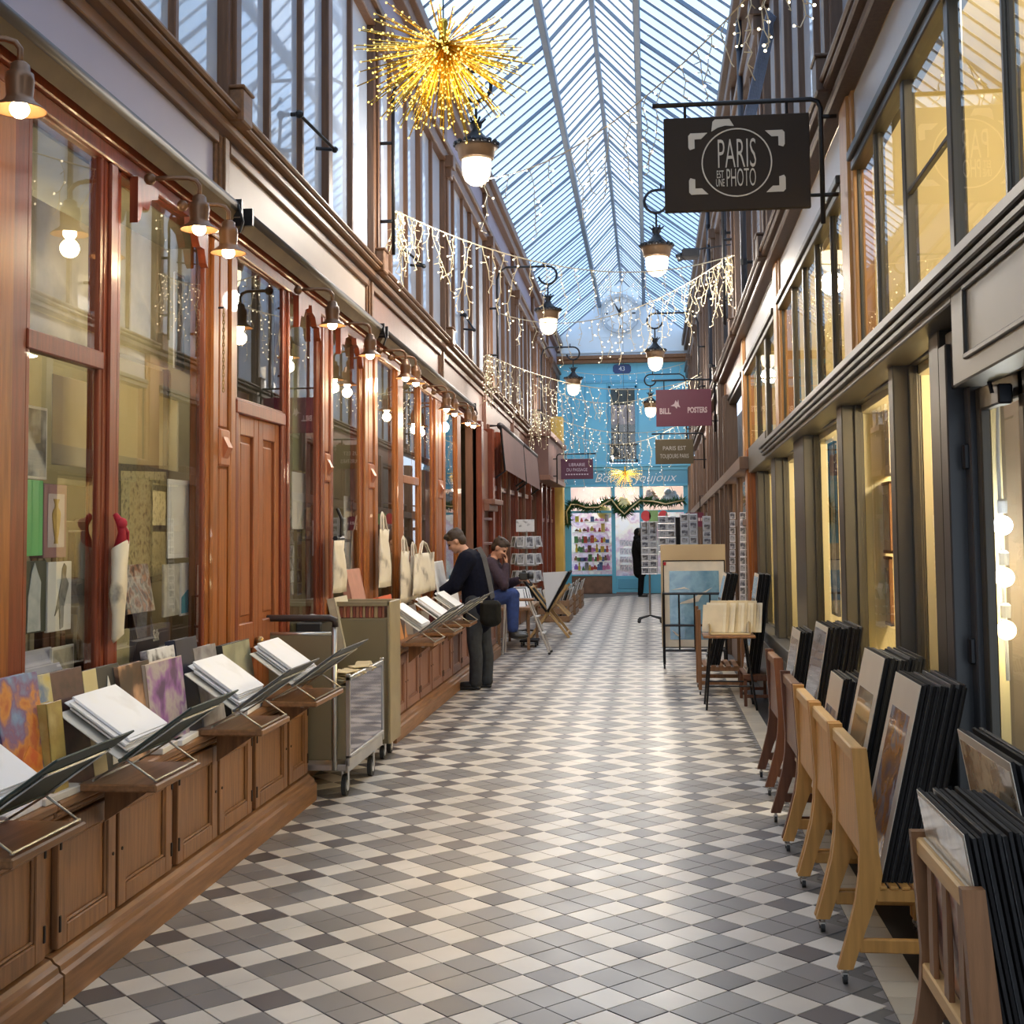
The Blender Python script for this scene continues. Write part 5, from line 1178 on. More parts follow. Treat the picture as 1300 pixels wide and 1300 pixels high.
b = B(); b.bev(-.30, .27, -.13, -.11, 1.13, 1.165, .005); b.bev(-.30, .27, .24, .26, 1.13, 1.165, .005); b.bev(.25, .275, -.13, .26, .12, 1.165, .005); b.bev(-.305, -.28, -.13, .26, .12, 1.165, .005); b.build('frame', mat('khaki frame', (.27, .22, .13), .45), t)
for x in (-.24, .2):
    for yy in (-.06, .2): caster(t, x, yy, .05)
x = -2.46; i = 0
while x < -1.98:
    w = rnd.uniform(.016, .03); o = B().bev(0, w, -.08, .08, 0, rnd.uniform(.085, .105), .003).build('old_book', mat('old binding %d' % (i % 4), [(.30, .08, .05), (.42, .30, .16), (.22, .06, .04), (.36, .16, .09)][i % 4], .6), None)
    o.location = (x, 9.60, 1.042); tag(o, 'small old book in the row on top of the khaki cart', 'book', 'old books in the khaki cart'); x += w+.003; i += 1
t = thing('black_folder', (-2.32, 8.85, 1.02), 'black folder box with white sheet on top behind the trolley handle', 'folder'); B().bev(-.09, .09, -.2, .2, -.3, .05, .01).build('box', blk_t, t); B().bev(-.08, .10, -.15, .15, .07, .075, .002, Matrix.Rotation(.15, 4, 'Y')).build('sheet', white, t)
# things on the far counter
F2 = .735
for nm, px0, px1, py, lab, c in (('poster_tube', 449, 466, 722, 'thick pink leather bound tube book leaning by the pilaster', (.42, .2, .15)), ('orange_box', 487, 503, 756, 'bright orange red folder box on the far counter', (.55, .10, .03)), ('small_orange_book', 503, 513, 762, 'small orange book beside the red folder box', (.6, .28, .10)), ('cream_book', 431, 447, 757, 'cream folded booklet above the khaki cart', (.6, .55, .42)),
                             ('dark_red_book', 545, 553, 768, 'dark red book standing near the man\'s hand', (.2, .04, .05)), ('grey_album', 520, 531, 768, 'grey album on the far counter beside the orange book', (.45, .42, .44))):
    zb = F2 if px0 > 480 else .83
    book(nm, px0, px1, py, lab, mat(nm+' cover', c, .55, 0, .12, 10), .05, 12, -2.22, zbase=zb) if px0 > 480 else book(nm, px0, px1, py, lab, mat(nm+' cover', c, .55, 0, .12, 10), .06, 12, -2.30, zbase=.82)
for i in range(16):
    o = B().bev(-.06, .06, -.012, .012, 0, rnd.uniform(.12, .2), .003).build('counter_book', mat('counter binding %d' % (i % 5), [(.5, .45, .38), (.3, .1, .07), (.15, .13, .12), (.55, .5, .45), (.35, .25, .15)][i % 5], .6), None)
    o.location = (-2.24, 10.55+i*.42, F2); o.rotation_euler = (0, 0, rnd.uniform(-.2, .2)); tag(o, 'upright book standing along the back of the far counter', 'book', 'books along the far counter')
# white folded papers standing on the far counter (prints)
for i, (px0, px1, py, lab) in enumerate(((553, 566, 712, 'white print standing behind the man\'s reaching arm'), (566, 582, 735, 'pale print between the man and the counter'))):
    poster('standing_print', px0, px1, py, py+48, -2.25, lab, pict, 'print', .006, 10)
# ============================================================ RIGHT: RACKS OF MATTED ART
pine = wood('light pine', (.52, .27, .075), .42, .16); pinet = wood('pale pine edge', (.60, .38, .16), .45, .12, 'y'); walnut = wood('dark walnut', (.15, .058, .028), .4, .22); brownw = wood('mid brown wood', (.24, .115, .05), .42, .2)
LEG = [(-.005, .055), (.05, .055), (.10, .20), (.155, .345), (.165, .40), (.155, .47), (.12, .86), (.065, .86), (.085, .5), (.08, .40), (.065, .30), (.03, .17)]
def scaster(t, x, yy):
    b = B(); b.tube([(x-.008, yy, .02), (x+.008, yy, .02)], .020, 12); b.build('caster', rub, t)
    b = B(); b.tube([(x, yy, .035), (x, yy, .06)], .008, 6); b.bev(x-.013, x+.013, yy-.012, yy+.012, .028, .042, .002); b.build('caster_fork', steel, t)
def rack(Y0_, w, X0, wd, edge, label, depth=.42, panel=True, hs=1.0):
    t = thing('print_rack', (X0, Y0_, 0), label, 'rack')
    L = [(p[0], p[1]*hs if p[1] > .06 else p[1]) for p in LEG]
    for a in (0, w-.035):
        b = B(); b.prism(L, a, a+.035); b.build('leg', wd, t)
        scaster(t, .022, a+.018)
        b = B(); b.bev(depth-.03, depth+.01, a, a+.035, .055, .42*hs, .004); b.build('rear_leg', wd, t); scaster(t, depth-.01, a+.018)
        b = B(); b.bev(.14, depth, a+.004, a+.03, .30*hs, .345*hs, .004); b.build('seat_rail', wd, t)
        b = B(); b.bev(.075, depth, a+.004, a+.03, .115, .165, .004); b.build('stretcher', wd, t)
    for i in range(6): B().bev(.15+i*(depth-.17)/6, .15+(i+.72)*(depth-.17)/6, .0, w, .346*hs, .358*hs, .002).build('slat', wd, t)
    B().bev(.078, .128, .035, w-.035, .79*hs, .845*hs, .006).build('top_rail', edge, t)
    if panel: B().bev(.092, .108, .03, w-.03, .46*hs, .80*hs, .003).build('back_panel', wd, t)
    else:
        B().bev(.085, .125, .03, w-.03, .42*hs, .47*hs, .005).build('lower_rail', edge, t)
        for q in (.22, .5, .78): B().bev(.09, .105, w*q-.03, w*q+.03, .45*hs, .80*hs, .003).build('slat_bar', wd, t)
    return t
rack(4.97, .655, .667, pine, pinet, 'nearest light pine print rack on casters')
rack(5.64, .655, .667, pine, pinet, 'second light pine print rack, behind the nearest one')
rack(6.32, .66, .667, pine, pinet, 'third light pine print rack, touching the dark one')
rack(7.01, .64, .667, walnut, brownw, 'dark walnut print rack just past the pine ones')
rack(8.37, .64, .70, walnut, brownw, 'farther dark walnut print rack near the plinth', .40)
rack(3.26, .64, .665, brownw, pinet, 'slatted brown print rack cut by the lower right corner', .52, False, .94)
matt = mat('cream mount board', (.62, .55, .44), .6, 0, .05, 3); blkb = mat('black foam board', (.010, .009, .009), .8, 0, .2, 10, spec=.2); film = mat('clear film edge', (.10, .10, .10), .35, 0, .3, 20)
blkl = [blkb, mat('black board worn', (.016, .015, .015), .7, 0, .3, 16, spec=.25)]
pics = [A('orange blue painting', [(.52, .55, .60), (.16, .16, .21), (.62, .30, .09), (.34, .35, .43), (.70, .50, .30)], 6, 6, 2, .12, 0, .8),
        A('olive flower print', [(.16, .13, .10), (.36, .32, .20), (.46, .42, .28), (.24, .2, .15)], 12, 7, 2, .15, 2, .8),
        A('pale city print', [(.60, .55, .45), (.38, .40, .46), (.66, .6, .5), (.32, .34, .38)], 6, 5, 1, .2, 3, .7),
        A('grey figure print', [(.44, .44, .45), (.24, .24, .26), (.58, .57, .56), (.12, .12, .13)], 6, 6, 2, .15, 4, .8),
        A('sepia print', [(.50, .46, .40), (.62, .58, .52), (.3, .28, .25)], 8, 6, 2, .2, 5, .7),
        A('harbour masts print', [(.62, .55, .40), (.56, .48, .34), (.20, .14, .09), (.50, .46, .38)], 9, 9, 1, .2, 6, .6),
        A('pale clouds print', [(.60, .57, .48), (.50, .48, .44), (.66, .63, .54), (.42, .42, .42)], 5, 6, 2, .2, 7, .6)]
def stack(x0, y0, w, h, z, n, lean, pic, flab, glab, gap=.0125, margin=(.07, .08, .10), rest=None, th=.0095):
    """boards standing in a row, the first shows its picture to the aisle; lean > 0 tips the top toward the wall"""
    for i in range(n):
        first = i == 0
        hh = h+ (0 if first else rnd.uniform(-.012, .006)); dy = 0 if first else rnd.uniform(-.008, .008)
        t = thing('matted_print', (x0+i*gap, y0+dy, z), flab if first else glab, 'print', None if first else 'black backed prints: '+glab, rot=(0, math.radians(lean+(0 if first else rnd.uniform(-.08, .08))), 0))
        if first: t['group'] = 'black backed prints: '+glab
        B().bev(0, th, 0, w, 0, hh, .001).build('backing', blkl[i % 2], t)
        if first:
            B().bev(-.003, 0, .002, w-.002, .002, hh-.002, .0008).build('mount', matt, t)
            mx, mt_, mb = margin
            B().bev(-.0045, -.003, mx, w-mx, mb, hh-mt_, .0005).build('picture', pic, t)
        elif i % 3 == 0:
            B().bev(-.0012, .0, .0, w, .0, hh, .0005).build('film_sleeve', film, t)
stack(.835, 5.02, .50, .745, .36, 15, 13, pics[0], 'big cream mounted print with an orange and blue painting, front of the nearest stack', 'black edged matted print filed behind the orange and blue painting in the nearest pine rack', .0115, (.075, .13, .06))
stack(.82, 5.69, .52, .78, .36, 15, 12.5, pics[1], 'cream mounted print of a pale flower on olive, front of the second stack', 'black edged matted print filed behind the olive flower in the second pine rack', .0115, (.08, .17, .08))
stack(.80, 6.40, .42, .60, .36, 13, 11, pics[2], 'small mounted print of pale buildings, front of the third stack', 'black edged matted print filed behind the pale buildings in the third pine rack', .010, (.05, .16, .06))
stack(.80, 7.08, .50, .80, .36, 16, 10, pics[3], 'mounted print of a grey figure, front of the tall stack in the dark rack', 'black edged matted print filed behind the grey figure in the dark walnut rack', .0115, (.02, .03, .02))
stack(.835, 8.44, .46, .67, .36, 8, 9.5, pics[4], 'mounted grey sepia print, front of the farther dark rack', 'black edged matted print filed behind the grey sepia print in the farther dark rack', .0115, (.04, .06, .04))
# near rack: boards lean out toward the aisle
stack(.845, 3.30, .56, .58, .36, 14, -9.5, pics[6], 'mounted print of pale clouds leaning to the aisle in the brown rack', 'black edged matted print filed behind the pale clouds in the brown rack', .0150, (.012, .012, .012))
stack(1.07, 3.62, .60, .70, .36, 4, -10, pics[5], 'taller mounted print of masts on a beach, behind the brown rack stack', 'black edged matted print behind the masts on a beach near the glazed door', .022, (.02, .03, .02))
# loose print behind the slats of the near rack
t = thing('loose_mounted_print', (.80, 3.34, .40), 'reddish print showing through the slats of the brown rack', 'print', rot=(0, math.radians(-6), 0))
B().bev(0, .006, 0, .5, 0, .40, .001).build('board', matt, t); B().bev(-.003, 0, .03, .47, .03, .37, .0008).build('picture', A('reddish print', [(.5, .2, .15), (.62, .5, .42), (.3, .12, .1), (.6, .35, .3)], 9, 5, 1, .3), t)
# framed pictures inside the grey windows
def rpic(px0, px1, py0, py1, X, label, pic, frame, name='framed_picture', border=True):
    pm = (py0+py1)/2; a, c = at(px0, pm, X=X).y, at(px1, pm, X=X).y; xm = (px0+px1)/2; z1, z0 = at(xm, py0, X=X).z, at(xm, py1, X=X).z
    w, h = abs(a-c)/2, (z1-z0)/2
    t = thing(name, (X, (a+c)/2, (z0+z1)/2), label, 'picture')
    b = B(); f = .02
    for q0, q1, r0, r1 in ((-w, -w+f, -h, h), (w-f, w, -h, h), (-w, w, -h, -h+f), (-w, w, h-f, h)): b.bev(-.012, .012, q0, q1, r0, r1, .003)
    b.build('frame', frame, t)
    B().bev(-.004, .004, -w+.005, w-.005, -h+.005, h-.005, .001).build('mount', matt, t)
    if border: B().bev(-.006, .0, -w*.66, w*.66, -h*.66, h*.66, .001).build('picture', pic, t)
    return t
rpic(1166, 1186, 615, 756, 1.36, 'dark framed picture leaning inside the narrow grey window by the door', A('brown street print', [(.08, .06, .04), (.25, .19, .12), (.45, .38, .26)], 14), blkb)
rpic(1163, 1187, 440, 612, 1.40, 'cream roller board above the framed picture by the door', matt, matt, 'cream_board', False)
rpic(1116, 1132, 612, 702, 1.42, 'upper pale picture standing inside the wide yellow window', pics[4], brownw); rpic(1118, 1132, 706, 792, 1.42, 'lower pale picture standing inside the wide yellow window', pics[4], brownw); rpic(1116, 1131, 520, 606, 1.44, 'top pale picture hung inside the wide yellow window', pics[2], matt)
rpic(1055, 1063, 560, 780, 1.38, 'tall grey hanging picture strip inside the third grey window', A('grey strip', [(.06, .05, .05), (.25, .23, .2), (.5, .46, .4)], 12), blkb, 'picture_strip')
t = thing('hanging_lamp', (1.5, 7.3, 2.05), 'pleated glass lampshade hanging inside the wide yellow window', 'lamp')
b = B(); b.lathe([(.05, .10), (.12, .06), (.13, -.04), (.09, -.12), (.04, -.15)], n=16); b.build('shade', mat('amber glass shade', (.6, .45, .25), .2), t, True); b = B(); b.tube([(0, 0, .1), (0, 0, .36)], .006, 6); b.build('cord', black, t)
# ---------------------------------------------------------------- farther racks on the right
def xz(px, py, Y): p = at(px, py, Y=Y); return p.x, p.z
# framed poster in a black wheeled stand
t = thing('poster_stand', (.52, 15.9, 0), 'black iron wheeled stand holding big posters on the right', 'stand')
x0, x1 = -.37, .37
b = B()
for z in (.22, .52, .90): b.tube([(x0, -.08, z), (x1, -.08, z)], .016, 6)
for q in range(5): b.tube([(x0+(x1-x0)*q/4, -.08, .22), (x0+(x1-x0)*q/4, -.08, .90)], .012, 6)
b.build('front_grille', black, t)
b = B()
for z in (.22, .9): 
    for xx in (x0, x1): b.tube([(xx, -.08, z), (xx, .22, z)], .014, 6)
b.tube([(x0, .22, .22), (x0, .22, 1.0)], .014, 6); b.tube([(x1, .22, .22), (x1, .22, 1.0)], .014, 6); b.build('side_rail', black, t)
for xx in (x0, x1):
    for yy in (-.08, .22): b = B(); b.tube([(xx, yy, .9), (xx, yy, .05)], .018, 6); b.build('leg', black, t); b = B(); b.tube([(xx-.01, yy, .03), (xx+.01, yy, .03)], .03, 10); b.build('wheel', rub, t)
def board(name, x0, x1, z0, z1, Y, label, face, lean=0, pic=None, pm=(.08, .10, .10), edge=None, thick=.015):
    t = thing(name, ((x0+x1)/2, Y, z0), label, 'poster', rot=(math.radians(-lean), 0, 0)); w = (x1-x0)/2; h = z1-z0
    B().bev(-w, w, 0, thick, 0, h, .002).build('board', face, t)
    if pic: B().bev(-w+pm[0], w-pm[0], -.003, 0, pm[1], h-pm[2], .001).build('picture', pic, t)
    if edge:
        b = B()
        for q in ((-w, -w+.012, 0, h), (w-.012, w, 0, h), (-w, w, 0, .012), (-w, w, h-.012, h)): b.bev(q[0], q[1], -.006, .0, q[2], q[3], .002)
        b.build('frame', edge, t)
    return t
board('kraft_board', .125, .915, .24, 1.49, 16.05, 'big kraft brown board standing behind the seagull poster', mat('kraft board', (.50, .38, .22), .6, 0, .05, 2), 2)
tp = board('seagull_poster', .15, .90, .24, 1.30, 15.93, 'big poster of a white seagull over blue sea in a cream mount', mat('poster cream', (.70, .64, .52), .5), 2, A('sea blue print', [(.10, .24, .36), (.16, .32, .44), (.22, .40, .52), (.13, .28, .40)], 5, 6, 1, .15, 0, .8), (.075, .10, .13), blkb)
gw = mat('gull white', (.66, .62, .52), .5)
b = B(); b.prism([(-.28, .70), (-.12, .735), (-.05, .70), (-.12, .715)], -.006, -.004); b.prism([(-.16, .55), (-.02, .60), (.06, .65), (.22, .73), (.08, .62), (.05, .56), (-.05, .54), (-.18, .53)], -.006, -.004); b.build('printed_gull', gw, tp)
b = B(); b.prism([(-.28, .22), (-.2, .16), (-.17, .12), (-.24, .16)], -.006, -.004); b.build('printed_boat', gw, tp)
B().bev(-.365, -.335, -.008, -.004, 1.0, 1.04, .001).build('red_tag', redm, tp)
# wooden print trough with black boards and a box of card prints on a little iron table
t = thing('print_trough', (.50, 13.35, 0), 'dark wooden print trough on casters in front of the seagull poster', 'rack')
for yy in (0, .62):
    b = B(); b.bev(-.035, .0, yy, yy+.03, .05, .86, .005); b.build('leg', brownw, t); scaster(t, -.018, yy+.015)
    b = B(); b.bev(.40, .435, yy, yy+.03, .05, .7, .005); b.build('rear_leg', brownw, t); scaster(t, .418, yy+.015)
    B().bev(0, .4, yy+.004, yy+.026, .10, .14, .003).build('stretcher', brownw, t); B().bev(0, .4, yy+.004, yy+.026, .24, .28, .003).build('seat_rail', brownw, t)
for i in range(5): B().bev(.02+i*.075, .07+i*.075, .0, .65, .28, .292, .002).build('slat', brownw, t)
stack(.56, 13.40, .5, .95, .295, 9, 13, pics[3], 'tall film wrapped print leaning in the wooden trough', 'black edged print leaning in the wooden trough before the seagull poster', .014, (.03, .03, .03))
stack(.90, 12.6, .5, .95, .30, 10, 8, pics[4], 'white print at the front of the black stack under the grey windows', 'black edged print in the stack under the grey windows beside the iron table', .012, (.02, .03, .02))
t = thing('print_rack', (.86, 12.5, 0), 'low dark rack carrying the black stack under the grey windows', 'rack')
for yy in (0, .6):
    B().bev(0, .26, yy, yy+.03, .24, .29, .004).build('seat_rail', walnut, t)
    for xx in (0, .23): B().bev(xx, xx+.03, yy, yy+.03, .0, .26, .004).build('leg', walnut, t)
    B().bev(0, .26, yy+.004, yy+.026, .08, .11, .003).build('stretcher', walnut, t)
B().bev(0, .26, 0, .63, .285, .297, .003).build('shelf', walnut, t)
t = thing('iron_table', (.68, 12.35, 0), 'small table with thin splayed iron legs and a wooden top', 'table')
B().bev(-.20, .28, -.12, .30, .66, .685, .005).build('top', brownw, t)
for (a, c) in ((-.16, -.09), (.24, -.09), (-.16, .26), (.24, .26)):
    b = B(); b.tube([(a*.8, c*.8, .66), (a*1.15, c*1.25, 0)], .011, 6); b.build('leg', black, t)
b = B(); b.tube([(-.17, -.1, .22), (.25, -.1, .22)], .008, 6); b.tube([(-.17, .28, .22), (.25, .28, .22)], .008, 6); b.build('stretcher', black, t)
t = thing('print_box', (.72, 12.42, .687), 'open wooden box of cream card prints on the iron table', 'box')
wb = mat('box plywood', (.50, .38, .2), .5, 0, .1, 5)
b = B(); b.bev(-.18, .20, -.12, .18, 0, .012); b.bev(-.18, -.17, -.12, .18, 0, .10); b.bev(.19, .20, -.12, .18, 0, .12); b.bev(-.18, .2, .17, .18, 0, .12); b.build('tray', wb, t)
for i in range(14):
    k = i//5; x = .57+.028*i; o = B().bev(0, .004, -.10, .10, 0, .26+.02*(i % 3), .001).build('card_print', mat('card cream %d' % (i % 3), [(.68, .60, .44), (.72, .66, .52), (.60, .50, .32)][i % 3], .6), None)
    o.location = (x, 12.46, .702); o.rotation_euler = (0, .22, rnd.uniform(-.1, .1)+1.15); tag(o, 'cream card print standing in the box on the iron table', 'print', 'card prints in the box')
# ---------------------------------------------------------------- postcard racks
def card_rack(x, y0, cols, rows, z0, cw, ch, label, glab, gname, faces=1, rz=0.0, top=None, seed=0, fr=.28):
    t = thing('postcard_rack', (x, y0, 0), label, 'rack', rz=rz)
    W2 = cols*cw/2; zt = z0+rows*ch
    b = B(); b.tube([(0, .03, .12), (0, .03, zt+.06)], .018, 8); b.build('pole', steel, t)
    for i in range(4): a = PI/4+i*PI/2; b = B(); b.tube([(0, .03, .13), (fr*math.cos(a), .03+fr*math.sin(a), .07)], .014, 6); b.build('foot', black, t); b = B(); b.ball((fr*math.cos(a), .03+fr*math.sin(a), .035), .034, 8); b.build('caster', rub, t)
    b = B()
    for c in range(cols+1): b.tube([(-W2+c*cw, -.015, z0-.02), (-W2+c*cw, -.015, zt)], .004, 4)
    for r in range(rows+1): b.tube([(-W2, -.02, z0+r*ch-.01), (W2, -.02, z0+r*ch-.01)], .004, 4)
    b.build('wire_grid', steel, t); B().bev(-W2, W2, .0, .014, z0-.02, zt, .002).build('back_panel', mat('rack grey back', (.62, .62, .63), .5), t)
    M = Matrix.Translation((x, y0, 0)) @ Matrix.Rotation(rz, 4, 'Z')
    for r in range(rows):
        for c in range(cols):
            o = cardm[(r*5+c*3+seed) % 4].copy(); COL.objects.link(o); o.location = M @ Vector((-W2+(c+.5)*cw, -.014, z0+r*ch+ch*.46)); o.rotation_euler = (.08, 0, rz); o.scale = (cw/.12, 1, ch/.15)
            tag(o, glab, 'postcard', gname)
    return t
cardm = []
for i in range(4):
    b = B(); b.bev(-.050, .050, -.003, .003, -.060, .060, .001); b.mi(1).box(-.042, .042, -.0042, -.003, -.045 if i % 2 else -.052, .052)
    cardm.append(b.build('postcard', (papers[0], cards[i]), None))
for i, (px, Yr, cols, rows, pt, pb, lab, g) in enumerate(((824, 23.6, 2, 8, 662, 728, 'tall postcard rack nearest the dark clad person on the right', 'on the rack beside the dark clad person'), (847, 23.2, 2, 5, 655, 700, 'postcard rack between the tall rack and the black gap above the kraft board', 'on the rack left of the black gap'),
        (875, 22.6, 2, 5, 652, 700, 'postcard rack right of the black gap above the kraft board', 'on the rack right of the black gap'), (898, 22.2, 1, 5, 655, 700, 'narrow postcard rack at the right wall above the kraft board', 'on the narrow rack at the right wall'))):
    z1, z0 = at(px, pt, Y=Yr).z, at(px, pb, Y=Yr).z; cw = (.145, .155, .15, .15)[i]
    card_rack(at(px, 690, Y=Yr).x, Yr, cols, rows, z0, cw, (z1-z0)/rows, lab, 'black and white postcard '+g, 'postcards '+g, seed=i, fr=.28 if i == 0 else .12)
b = B(); b.bev(-.06, .06, -.05, .05, .9, at(862, 656, Y=23.3).z, .01); t = thing('folded_awning_pole', (at(862, 690, Y=24.2).x, 24.2, 0), 'black wrapped pole standing between the postcard racks', 'pole'); b.build('wrap', blkb, t); b = B(); b.tube([(0, 0, 0), (0, 0, .95)], .02, 8); b.lathe([(.08, 0), (.08, .02), (.03, .04)], n=12); b.build('pole', black, t)
for k, (px, Yc) in enumerate(((930, 17.0), (943, 15.6))):
    for r in range(13):
        p = at(px, 655+r*9.5, Y=Yc); o = cardm[r % 4].copy(); COL.objects.link(o); o.location = (p.x, Yc, p.z); o.scale = (.75, 1, .72); o.rotation_euler = (0, 0, -.5); tag(o, 'small card in the vertical strip hung on the far right brown shopfront', 'postcard', 'card strips on the brown shopfront')
for i, (px, c) in enumerate(((820, (.65, .06, .07)), (830, (.25, .42, .16)), (842, (.65, .06, .07)))):
    p = at(px, 655, Y=23.5); t = thing('card_topper', p, '%s on top of the postcard racks' % ('left red round card', 'green square card', 'right red round card')[i], 'card')
    b = B(); b.prism([(.09*math.cos(2*PI*k/14), .10*math.sin(2*PI*k/14)) for k in range(14)] if i != 1 else [(-.08, -.1), (.08, -.1), (.08, .1), (-.08, .1)], 0, .006); b.build('card', mat('topper %d' % i, c, .5), t)
    b = B(); b.tube([(0, .01, -.1), (0, .01, -.3)], .006, 5); b.build('clip', steel, t)
# ============================================================ FAR LEFT: STOOL, EASEL FOLDER, CRATES, SPINNER
p = at(655, 790, Y=17.6)
t = thing('step_stool', (-1.80, 17.75, 0), 'wooden step stool with pale ladder legs beside the far counter', 'stool')
B().bev(-.22, .20, -.15, .15, .72, .75, .006).build('seat', brownw, t)
pale = mat('pale grey metal', (.55, .52, .48), .4, .3)
for yy in (-.13, .13): b = B(); b.tube([(.14, yy, .72), (.42, yy*1.3, .02)], .016, 6); b.build('front_leg', pale, t); b = B(); b.tube([(-.18, yy, .72), (-.22, yy*1.2, .0)], .016, 6); b.build('rear_leg', pale, t); b = B(); b.ball((.42, yy*1.3, .018), .022, 6); b.build('foot', rub, t)
for z, x in ((.28, .32), (.50, .23)): B().bev(x-.05, x+.04, -.15, .15, z-.012, z+.012, .003).build('tread', pale, t)
# folding easel holding a huge white board folder
t = thing('folder_easel', (-1.60, 20.6, 0), 'folding wooden X easel carrying a big white board folder', 'easel')
for yy in (-.28, .30):
    b = B(); b.bev(-.02, .02, yy-.02, yy+.02, 0, 1.02, .004, Matrix.Translation((-.30, 0, 0)) @ Matrix.Rotation(math.radians(36), 4, 'Y')); b.build('leg', pinet, t)
    b = B(); b.bev(-.02, .02, yy-.02, yy+.02, 0, 1.02, .004, Matrix.Translation((.32, 0, 0)) @ Matrix.Rotation(math.radians(-38), 4, 'Y')); b.build('leg', pinet, t)
for x, z in ((-.26, .06), (.28, .06), (.27, .78), (-.28, .78)): B().bev(x-.015, x+.015, -.28, .3, z-.015, z+.015, .003).build('crossbar', pinet, t)
for k in range(4): B().bev(-.36, .0, -.30+k*.18, -.24+k*.18, .40, .42, .003, Matrix.Translation((.02, 0, .05)) @ Matrix.Rotation(math.radians(46), 4, 'Y')).build('slat', pinet, t)
t = thing('board_folder', (-1.62, 20.25, .42), 'huge black folder with a big white board lining, open on the easel', 'portfolio')
b = B(); b.prism([(0, 0), (.34, .62), (.365, .60), (.02, -.02)], 0, .70); b.build('front_cover', blkb, t)
b = B(); b.prism([(0, 0), (-.42, .58), (-.445, .56), (-.02, -.02)], 0, .70); b.build('back_cover', blkb, t)
b = B(); b.prism([(.0, .02), (.33, .62), (-.06, .60)], -.008, -.002); b.build('white_flap', white, t)
b = B(); b.prism([(.01, .04), (.325, .60), (.33, .61), (.015, .035)], .02, .66); b.build('lining', white, t)
# crates of prints by the last left shop
crw = wood('crate wood', (.30, .17, .09), .5, .25, 'y')
for i, (Yc, lab) in enumerate(((24.3, 'nearer wooden crate of prints on the floor along the left'), (26.3, 'middle wooden crate of prints on the floor along the left'), (28.4, 'farthest wooden crate of prints on the floor along the left'))):
    t = thing('wooden_crate', (-1.80, Yc, 0), lab, 'crate')
    for z in (.06, .20, .34):
        B().bev(.30, .315, -.55, .55, z-.055, z+.055, .003).build('plank', crw, t); B().bev(-.3, .3, -.565, -.55, z-.055, z+.055, .003).build('plank', crw, t); B().bev(-.3, .3, .55, .565, z-.055, z+.055, .003).build('plank', crw, t)
    for yy in (-.54, .54):
        B().bev(.27, .30, yy-.02, yy+.02, 0, .42, .003).build('corner_post', crw, t); B().bev(-.3, -.27, yy-.02, yy+.02, 0, .42, .003).build('corner_post', crw, t)
    B().bev(-.29, .29, -.54, .54, .015, .03).build('bottom', crw, t)
    for j in range(9):
        o = B().bev(-.004, .004, -.26, .26, 0, .55+.03*(j % 3), .001).build('crate_print', [papers[0], papers[1], blkb, papers[2]][j % 4], None); o.location = (-1.99+j*.04, Yc+rnd.uniform(-.1, .1), .035); o.rotation_euler = (0, .30 if j > 3 else -.25, 0)
        o.location.x += .05 if j > 3 else 0
        tag(o, 'print standing in one of the wooden crates along the far left', 'print', 'prints in the floor crates')
# prints displayed on low table behind the man
t = thing('print_table', (-1.95, 19.2, 0), 'low brown table heaped with prints behind the seated person', 'table')
B().bev(-.25, .25, -1.0, .6, .55, .60, .006).build('top', crw, t)
for xx in (-.22, .2):
    for yy in (-.9, .5): B().bev(xx, xx+.04, yy, yy+.04, 0, .55, .004).build('leg', crw, t)
for j in range(14):
    o = B().bev(-.15, .15, -.003, .003, 0, .30, .001).build('table_print', [pict, papers[1], blkb, cards[j % 4]][j % 4], None); o.location = (-1.92, 18.35+j*.09, .60); o.rotation_euler = (-.75+rnd.uniform(-.15, .15), 0, .35); tag(o, 'print leaning in the heap on the low table behind the seated person', 'print', 'prints heaped on the low table')
# postcard spinner with tiers
t = thing('card_spinner', (-2.02, 18.6+2.6, 0), 'tiered white postcard spinner with a header card on the left', 'rack')
b = B(); b.tube([(0, 0, .05), (0, 0, 1.86)], .02, 8); b.build('pole', steel, t)
for k in range(4): a = k*PI/2; b = B(); b.tube([(0, 0, .06), (.25*math.cos(a), .25*math.sin(a), .03)], .015, 6); b.build('foot', black, t)
B().bev(-.15, .15, -.20, -.19, 1.66, 1.86, .003).build('header_card', A('header lettering', [(.74, .74, .74), (.75, .75, .75), (.72, .72, .72), (.35, .35, .35)], 14, 2, 0), t)
for z in (1.38, 1.10, .82, .52): 
    b = B(); b.lathe([(.12, z), (.20, z+.01), (.235, z+.20), (.12, z+.2)], n=8); b.build('tier', mat('tier white wire', (.72, .72, .72), .4), t)
    for k in range(10):
        a = 2*PI*k/10; o = cardm[k % 4].copy(); COL.objects.link(o); o.location = (-2.02+.245*math.cos(a), 21.2+.245*math.sin(a), z+.12); o.rotation_euler = (-.18, 0, a+PI/2); o.scale = (1.15, 1, 1.45); tag(o, 'white postcard on the tiered spinner at the left', 'postcard', 'postcards on the tiered spinner')
for o in cardm: bpy.data.objects.remove(o)
t = thing('wheeled_dolly', (-1.78, 18.9, 0), 'small black wheeled dolly on the floor beside the step stool', 'dolly')
B().bev(-.12, .14, -.2, .2, .07, .10, .006).build('deck', blkb, t)
for xx in (-.09, .11):
    for yy in (-.16, .16): b = B(); b.tube([(xx-.012, yy, .033), (xx+.012, yy, .033)], .033, 10); b.build('wheel', rub, t)
